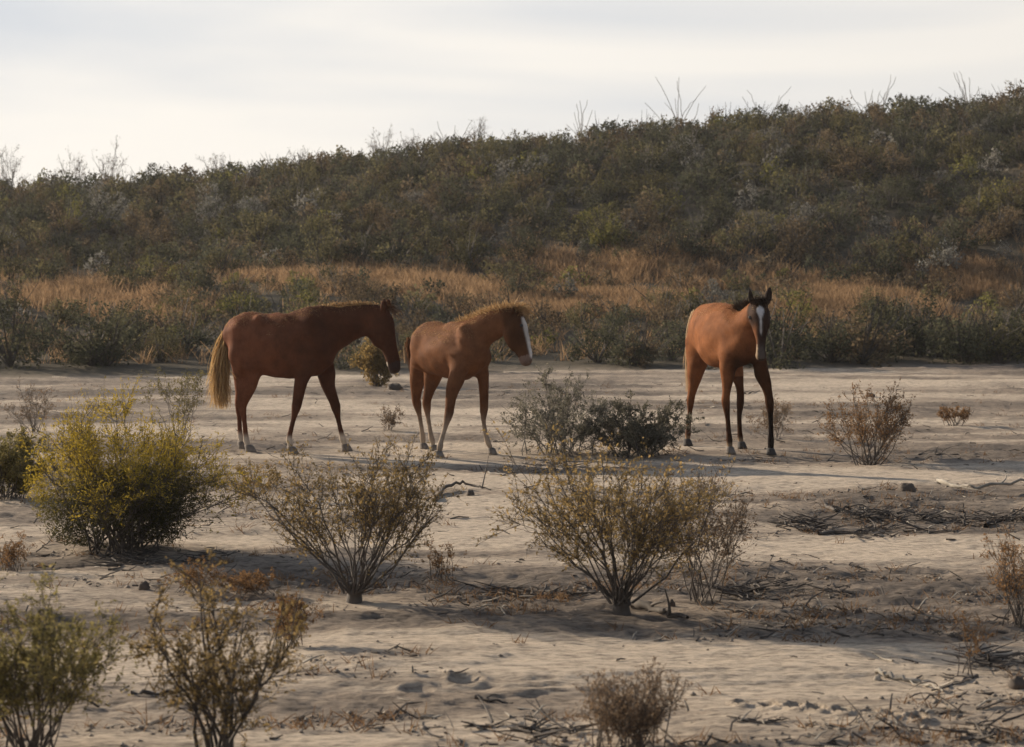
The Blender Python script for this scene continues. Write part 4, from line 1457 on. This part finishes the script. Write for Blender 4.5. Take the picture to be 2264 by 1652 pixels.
# ---------------- horse 2: young chestnut with fluffy golden mane and white blaze, facing right and towards us
def horse_two():
    H = Horse(868.0, 560, 1520, 72, 1000.7 - 1132)
    F = norm(np.array((.74, -.67, 0)))
    lat = (-.67, -.74, 0)
    H.chain([(330, 560, .42, .16, 180), (370, 560, .38, .20, 205), (430, 585, .28, .215, 222), (520, 615, .12, .22, 232), (610, 620, -.02, .215, 248), (680, 620, -.12, .19, 245), (745, 640, -.2, .15, 200)], lat, .06)
    H.chain([(700, 500, -.14, .12, 150), (790, 450, -.2, .105, 145), (880, 405, -.25, .092, 128), (985, 350, -.3, .08, 112), (1085, 305, -.34, .072, 88)], (-.45, -.89, 0), .05)
    H.chain([(560, 425, .04, .05, 45), (640, 405, -.06, .045, 45), (710, 400, -.13, .05, 50)], lat, .07)
    hl = (-.22, -.975, 0)
    for sx, sg in ((-38, -1), (60, 1)):
        H.chain([(700 + sx, 430, -.14 + sg * .10, .07, 55), (735 + sx, 560, -.20 + sg * .10, .08, 70), (760 + sx, 680, -.22 + sg * .09, .08, 72)], lat, .05)
        H.chain([(330 + sx, 520, .42 + sg * .10, .10, 105), (320 + sx, 680, .48 + sg * .10, .10, 100)], lat, .05)
    H.chain([(1095, 300, -.35, .078, 78), (1120, 410, -.37, .083, 100), (1155, 520, -.39, .068, 82), (1188, 630, -.41, .05, 58), (1200, 690, -.42, .047, 46)], hl, .03)
    H.chain([(1070, 470, -.38, .06, 55), (1105, 560, -.39, .05, 48)], hl, .045)
    for d, x in ((-.42, 1090), (-.29, 1150)):
        H.chain([(x, 270, d, .026, 20), (x + 2, 240, d, .025, 20), (x + 6, 208, d, .008, 7)], hl, .015)
    # hind right (near side) and left
    H.leg([(300, 600, .48, 130, .11), (268, 760, .56, 98, .085), (252, 900, .62, 62), (242, 1020, .66, 44), (250, 1075, .67, 42), (272, 1180, .68, 23.2), (292, 1310, .69, 23.2), (298, 1365, .70, 29.4), (302, 1410, .70, 22.4)], lat, .05)
    H.leg([(420, 640, .40, 125, .10), (398, 800, .40, 92, .08), (362, 930, .42, 58), (335, 1040, .44, 43), (335, 1085, .45, 41), (345, 1190, .45, 23.2), (366, 1320, .45, 23.2), (376, 1375, .45, 29.4), (390, 1420, .45, 22.4)], lat, .05)
    # fore right (near) and left
    H.leg([(640, 660, -.26, 120, .085), (592, 830, -.28, 82), (552, 980, -.28, 52), (534, 1120, -.28, 43), (526, 1165, -.28, 41), (495, 1275, -.28, 24.1), (460, 1395, -.28, 24.1), (450, 1445, -.28, 30.4), (444, 1485, -.28, 24.1)], lat, .045)
    H.leg([(790, 690, -.10, 92, .075), (822, 850, -.04, 62), (832, 970, .0, 45), (836, 1090, .03, 39), (834, 1130, .03, 38), (832, 1220, .05, 22.4), (850, 1335, .07, 22.4), (866, 1400, .08, 28.5), (888, 1445, .09, 22.4)], lat, .045)
    V, Fq = H.mesh()
    col = np.tile(np.array((.148, .065, .031)), (len(V), 1))
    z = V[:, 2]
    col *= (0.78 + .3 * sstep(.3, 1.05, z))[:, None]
    p0, p1 = H.P(1110, 300, -.35), H.P(1200, 700, -.42)
    hd, t = seg_field(V, p0, p1)
    onhead = hd < .17
    front = ((V - p0) @ norm(np.array((.95, -.2, .22)))) - ((p1 - p0) @ norm(np.array((.95, -.2, .22)))) * t
    blaze = (onhead * sstep(.055, .075, front) * sstep(.04, .1, t) * sstep(.99, .93, t))[:, None]
    col *= (1 - .55 * sstep(.17, .11, hd))[:, None]
    muz = onhead & (t > .88)
    col[muz] = (.16, .11, .09)
    col = col * (1 - blaze) + np.array((.60, .58, .55)) * blaze
    sock = .85 * sstep(.50, .20, z)
    col = col * (1 - sock[:, None] * .75) + np.array((.48, .42, .34)) * sock[:, None] * .75
    g = ground_at(1000.7, 1004.7)
    g[2] = gz(g[0], g[1])
    root = empty('horse', g)
    tag(root, 'young chestnut horse with fluffy golden mane and white blaze, standing in the middle', 'horse', 'three horses walking on the wash')
    link('body', make_mesh('body', V, Fq, attrs={'coat': col}), M_COAT, root)
    for zx, dy in ((306, .70), (398, .45), (440, -.28), (902, .10)):
        p = H.P(zx, 1480, dy)
        hoof(root, p[0], p[1], F, M_HOOF, 0, .82)
    rng = np.random.default_rng(72)
    ball('eye', root, H.P(1163, 385, -.45), .017, M_EYE)
    ball('eye', root, H.P(1175, 385, -.30), .017, M_EYE)
    crest = [(640, 372, -.06), (740, 335, -.15), (830, 295, -.21), (930, 255, -.27), (1030, 240, -.31), (1110, 235, -.35)]
    q, s = path_pts(H, crest, 1300, rng, .016)
    hair('mane', root, q - np.array([0, 0, .03]), np.tile((-.3, .12, .8), (len(q), 1)), .125, .0065, M_HAIR['golden'], rng, curl=.42, droop=.12)
    q, s = path_pts(H, [(1100, 232, -.35), (1180, 250, -.37)], 260, rng, .02)
    hair('forelock', root, q, np.tile((.6, -.2, .45), (len(q), 1)), .12, .006, M_HAIR['golden'], rng, curl=.35, droop=.5)
    n = 130
    q = np.tile(H.P(185, 520, .55), (n, 1)) + rng.normal(0, .02, (n, 3))
    e = np.array([H.P(x, y, d) for x, y, d in zip(rng.normal(222, 12, n), rng.uniform(700, 900, n), rng.normal(.72, .03, n))])
    pts = bezier(q, (q + e) / 2 + np.array([-.04, .05, 0]) + rng.normal(0, .02, (n, 3)), e, 7)
    v, f = ribbons(pts, rng.uniform(.005, .01, n), rng)
    link('tail', make_mesh('tail', v, f, attrs={'tint': np.repeat(np.clip(rng.normal(.5, .3, n), 0, 1), 14)}), M_HAIR['chestnut'], root)
    fuzz(H, root, V, Fq, .024, M_HAIR['golden'], 24000, rng, up=.45)


# ---------------- horse 3: light bay foal with dark head and legs, coming almost straight at us
def horse_three():
    H = Horse(845.0, 750, 1490, 70, 1607.7 - 1132)
    F = norm(np.array((.42, -.91, 0)))
    lat = (-.91, -.42, 0)
    H.chain([(540, 420, .66, .135, 175), (562, 425, .58, .175, 216), (602, 448, .4, .195, 244), (655, 478, .15, .212, 272), (718, 492, -.08, .195, 275), (790, 510, -.28, .165, 262), (870, 560, -.45, .14, 215), (918, 600, -.52, .118, 168)], lat, .06)
    for sx, sg in ((-75, 1), (70, -1)):
        H.chain([(835 + sx, 360, -.24, .06, 60), (850 + sx * 1.2, 520, -.36, .07, 75), (860 + sx * 1.25, 640, -.40, .07, 78)], lat, .05)
    H.chain([(515, 430, .58, .09, 95), (500, 600, .62, .09, 100)], lat, .05)
    H.chain([(840, 470, -.36, .12, 160), (905, 385, -.50, .10, 128), (960, 310, -.60, .088, 105), (1010, 245, -.68, .078, 80)], lat, .05)
    hl = (-.985, -.17, 0)
    H.chain([(1020, 225, -.70, .075, 70), (1026, 310, -.74, .096, 92), (1033, 400, -.78, .080, 84), (1039, 510, -.82, .060, 62), (1041, 600, -.85, .053, 50), (1041, 652, -.86, .050, 42)], hl, .03)
    for x0, x1 in ((958, 936), (1086, 1110)):
        H.chain([(x0, 195, -.71, .034, 22), ((x0 + x1) / 2, 140, -.71, .034, 22), (x1, 78, -.71, .009, 7)], hl, .015)
    # fore right, fore left
    H.leg([(785, 600, -.36, 135, .085), (760, 760, -.36, 82), (748, 900, -.35, 48), (738, 1000, -.35, 38), (735, 1060, -.34, 41), (742, 1120, -.34, 34), (752, 1200, -.34, 24.9), (764, 1335, -.33, 24.9), (769, 1395, -.33, 31.3), (773, 1460, -.35, 24.9)], lat, .045)
    H.leg([(1010, 660, -.44, 105, .08), (1058, 830, -.48, 66), (1090, 940, -.50, 46), (1108, 1010, -.50, 38), (1116, 1070, -.50, 41), (1122, 1130, -.50, 33), (1126, 1200, -.50, 24.9), (1130, 1335, -.50, 24.9), (1130, 1400, -.50, 31.3), (1129, 1468, -.52, 28.5)], lat, .045)
    # hind right (outer left of the picture), hind left (behind the chest)
    H.leg([(510, 560, .62, 145, .12), (482, 740, .64, 92), (460, 890, .66, 54), (438, 1000, .68, 40), (430, 1050, .68, 40), (427, 1110, .68, 30), (424, 1150, .68, 24.1), (413, 1285, .67, 24.1), (409, 1345, .66, 30.4), (406, 1385, .65, 23.2)], lat, .05)
    H.leg([(720, 600, .42, 125, .10), (820, 780, .38, 72), (854, 930, .34, 42), (863, 1020, .32, 36), (862, 1080, .32, 37), (858, 1140, .32, 28), (854, 1200, .31, 24.1), (860, 1325, .30, 24.1), (865, 1380, .30, 29.4), (871, 1415, .29, 23.2)], lat, .05)
    V, Fq = H.mesh()
    z = V[:, 2]
    col = np.tile(np.array((.205, .081, .033)), (len(V), 1))
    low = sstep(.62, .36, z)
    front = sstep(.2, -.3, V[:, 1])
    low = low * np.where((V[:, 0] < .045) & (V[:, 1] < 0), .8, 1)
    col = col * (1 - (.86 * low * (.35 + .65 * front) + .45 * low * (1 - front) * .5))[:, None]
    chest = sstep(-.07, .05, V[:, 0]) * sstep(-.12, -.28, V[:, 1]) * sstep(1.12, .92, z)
    col = col * (1 - .70 * chest)[:, None]  # shade on the chest painted into the coat
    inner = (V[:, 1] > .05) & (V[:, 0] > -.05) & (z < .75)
    col[inner] *= .4  # far hind leg darkened: shade behind the chest painted in
    p0, p1 = H.P(1022, 220, -.70), H.P(1043, 660, -.86)
    hd, t = seg_field(V, p0, p1)
    head = hd < .145
    fx0 = V[:, 0] - (p0[0] + (p1[0] - p0[0]) * t)
    mask = head & (V[:, 1] < -.74 - .1 * t + .02)
    fd = (V - (p0 + (p1 - p0) * t[:, None])) @ np.array((.17, -.985, 0))
    w = (sstep(.165, .135, hd) * sstep(-.10, -.05, fd) * (1 - .75 * sstep(-.02, -.06, fx0) * sstep(.35, .55, t)))[:, None] * .95  # lower left cheek stays browner, sunlight painted into the coat
    col = col * (1 - w) + np.array((.032, .02, .016)) * w
    ear = (z > H.P(0, 205, -.69)[2]) & (np.abs(V[:, 0] - H.P(1022, 0, -.7)[0]) < .15)
    col[ear] = (.03, .02, .017)
    cxh = H.P(1027, 300, -.8)[0]
    fx = V[:, 0] - (p0[0] + (p1[0] - p0[0]) * t) + .004
    facing = head & (V[:, 1] < (p0[1] + (p1[1] - p0[1]) * t) - .04)
    hw = np.where(t < .17, .034 * sstep(.03, .15, t), .034 - .026 * sstep(.17, .36, t)) - .011 * sstep(.55, .66, t)
    star = (facing * sstep(.010, -.006, np.abs(fx) - hw) * sstep(.03, .07, t) * sstep(.68, .6, t))[:, None]
    col = col * (1 - star) + np.array((.56, .56, .57)) * star
    mz = (facing * sstep(.74, .92, t) * sstep(.05, .02, np.abs(fx)))[:, None]
    col = col * (1 - mz) + np.array((.085, .07, .064)) * mz
    chin = (hd < .12) & (t > .80) & (fx < -.034)
    col[chin] = (.30, .22, .15)
    pale = sstep(.13, .08, z) * (V[:, 0] < .2)
    col = col * (1 - pale[:, None] * .6) + np.array((.40, .30, .20)) * pale[:, None] * .6
    g = ground_at(1607.7, 996)
    g[2] = gz(g[0], g[1])
    root = empty('horse', g)
    tag(root, 'light bay foal with dark head, dark legs and white star, facing us at the right', 'horse', 'three horses walking on the wash')
    link('body', make_mesh('body', V, Fq, attrs={'coat': col}), M_COAT, root)
    for zx, dy, mt in ((776, -.36, M_HOOF), (1129, -.53, M_HOOF_DARK), (405, .63, M_HOOF_DARK), (876, .27, M_HOOF_DARK)):
        p = H.P(zx, 1480, dy)
        hoof(root, p[0], p[1], F, mt, 0, .88)
    rng = np.random.default_rng(73)
    ball('eye', root, H.P(943, 330, -.775), .018, M_EYE)
    ball('eye', root, H.P(1110, 330, -.745), .018, M_EYE)
    q, s = path_pts(H, [(820, 235, -.32), (870, 222, -.43), (915, 205, -.53), (945, 195, -.58)], 520, rng, .014)
    hair('mane', root, q - np.array([0, 0, .04]), np.tile((-.2, .1, .85), (len(q), 1)), .085, .0065, M_HAIR['black'], rng, curl=.32, droop=.12)
    q, s = path_pts(H, [(985, 172, -.74), (1065, 172, -.74)], 300, rng, .018)
    hair('forelock', root, q, np.tile((0, -.6, .0), (len(q), 1)), .09, .006, M_HAIR['black'], rng, curl=.45, droop=.55)
    n = 520
    q = np.tile(H.P(470, 310, .78), (n, 1)) + rng.normal(0, .022, (n, 3))
    e = np.array([H.P(x, y, d) for x, y, d in zip(rng.normal(415, 17, n), rng.uniform(650, 985, n), rng.normal(.80, .035, n))])
    c1 = np.array([H.P(x, y, .86) for x, y in zip(rng.normal(390, 14, n), rng.uniform(470, 560, n))])
    pts = bezier(q, c1, e, 8)
    v, f = ribbons(pts, rng.uniform(.006, .012, n), rng)
    link('tail', make_mesh('tail', v, f, attrs={'tint': np.repeat(np.clip(rng.normal(.5, .3, n), 0, 1), 16)}), M_HAIR['pale'], root)
    fuzz(H, root, V, Fq, .020, M_HAIR['golden'], 20000, rng, up=.5)


horse_one()
horse_two()
horse_three()


# ------------------------------------------------------------------ haze of the low sun over the far slope
hz = bpy.data.materials.new('haze_air')
hz.use_nodes = True
hz.node_tree.nodes.clear()
ho = hz.node_tree.nodes.new('ShaderNodeOutputMaterial')
hv = hz.node_tree.nodes.new('ShaderNodeVolumePrincipled')
hv.inputs['Color'].default_value = (.93, .93, .95, 1)
hv.inputs['Density'].default_value = 0.0003
hv.inputs['Anisotropy'].default_value = 0.3
hz.node_tree.links.new(hv.outputs['Volume'], ho.inputs['Volume'])
hx, hy0, hy1, hz0, hz1 = 3000, -60, 1200, -12, 16
hb = np.array([(x, y, z) for x in (-hx, hx) for y in (hy0, hy1) for z in (hz0, hz1)], float)
hf = np.array([(0, 1, 3, 2), (4, 6, 7, 5), (0, 4, 5, 1), (2, 3, 7, 6), (0, 2, 6, 4), (1, 5, 7, 3)])
ho_ = link('haze', make_mesh('haze', hb, hf, smooth=False), hz)
tag(ho_, 'thin haze in the low sunlight over the wash and slope', 'haze', kind='stuff')
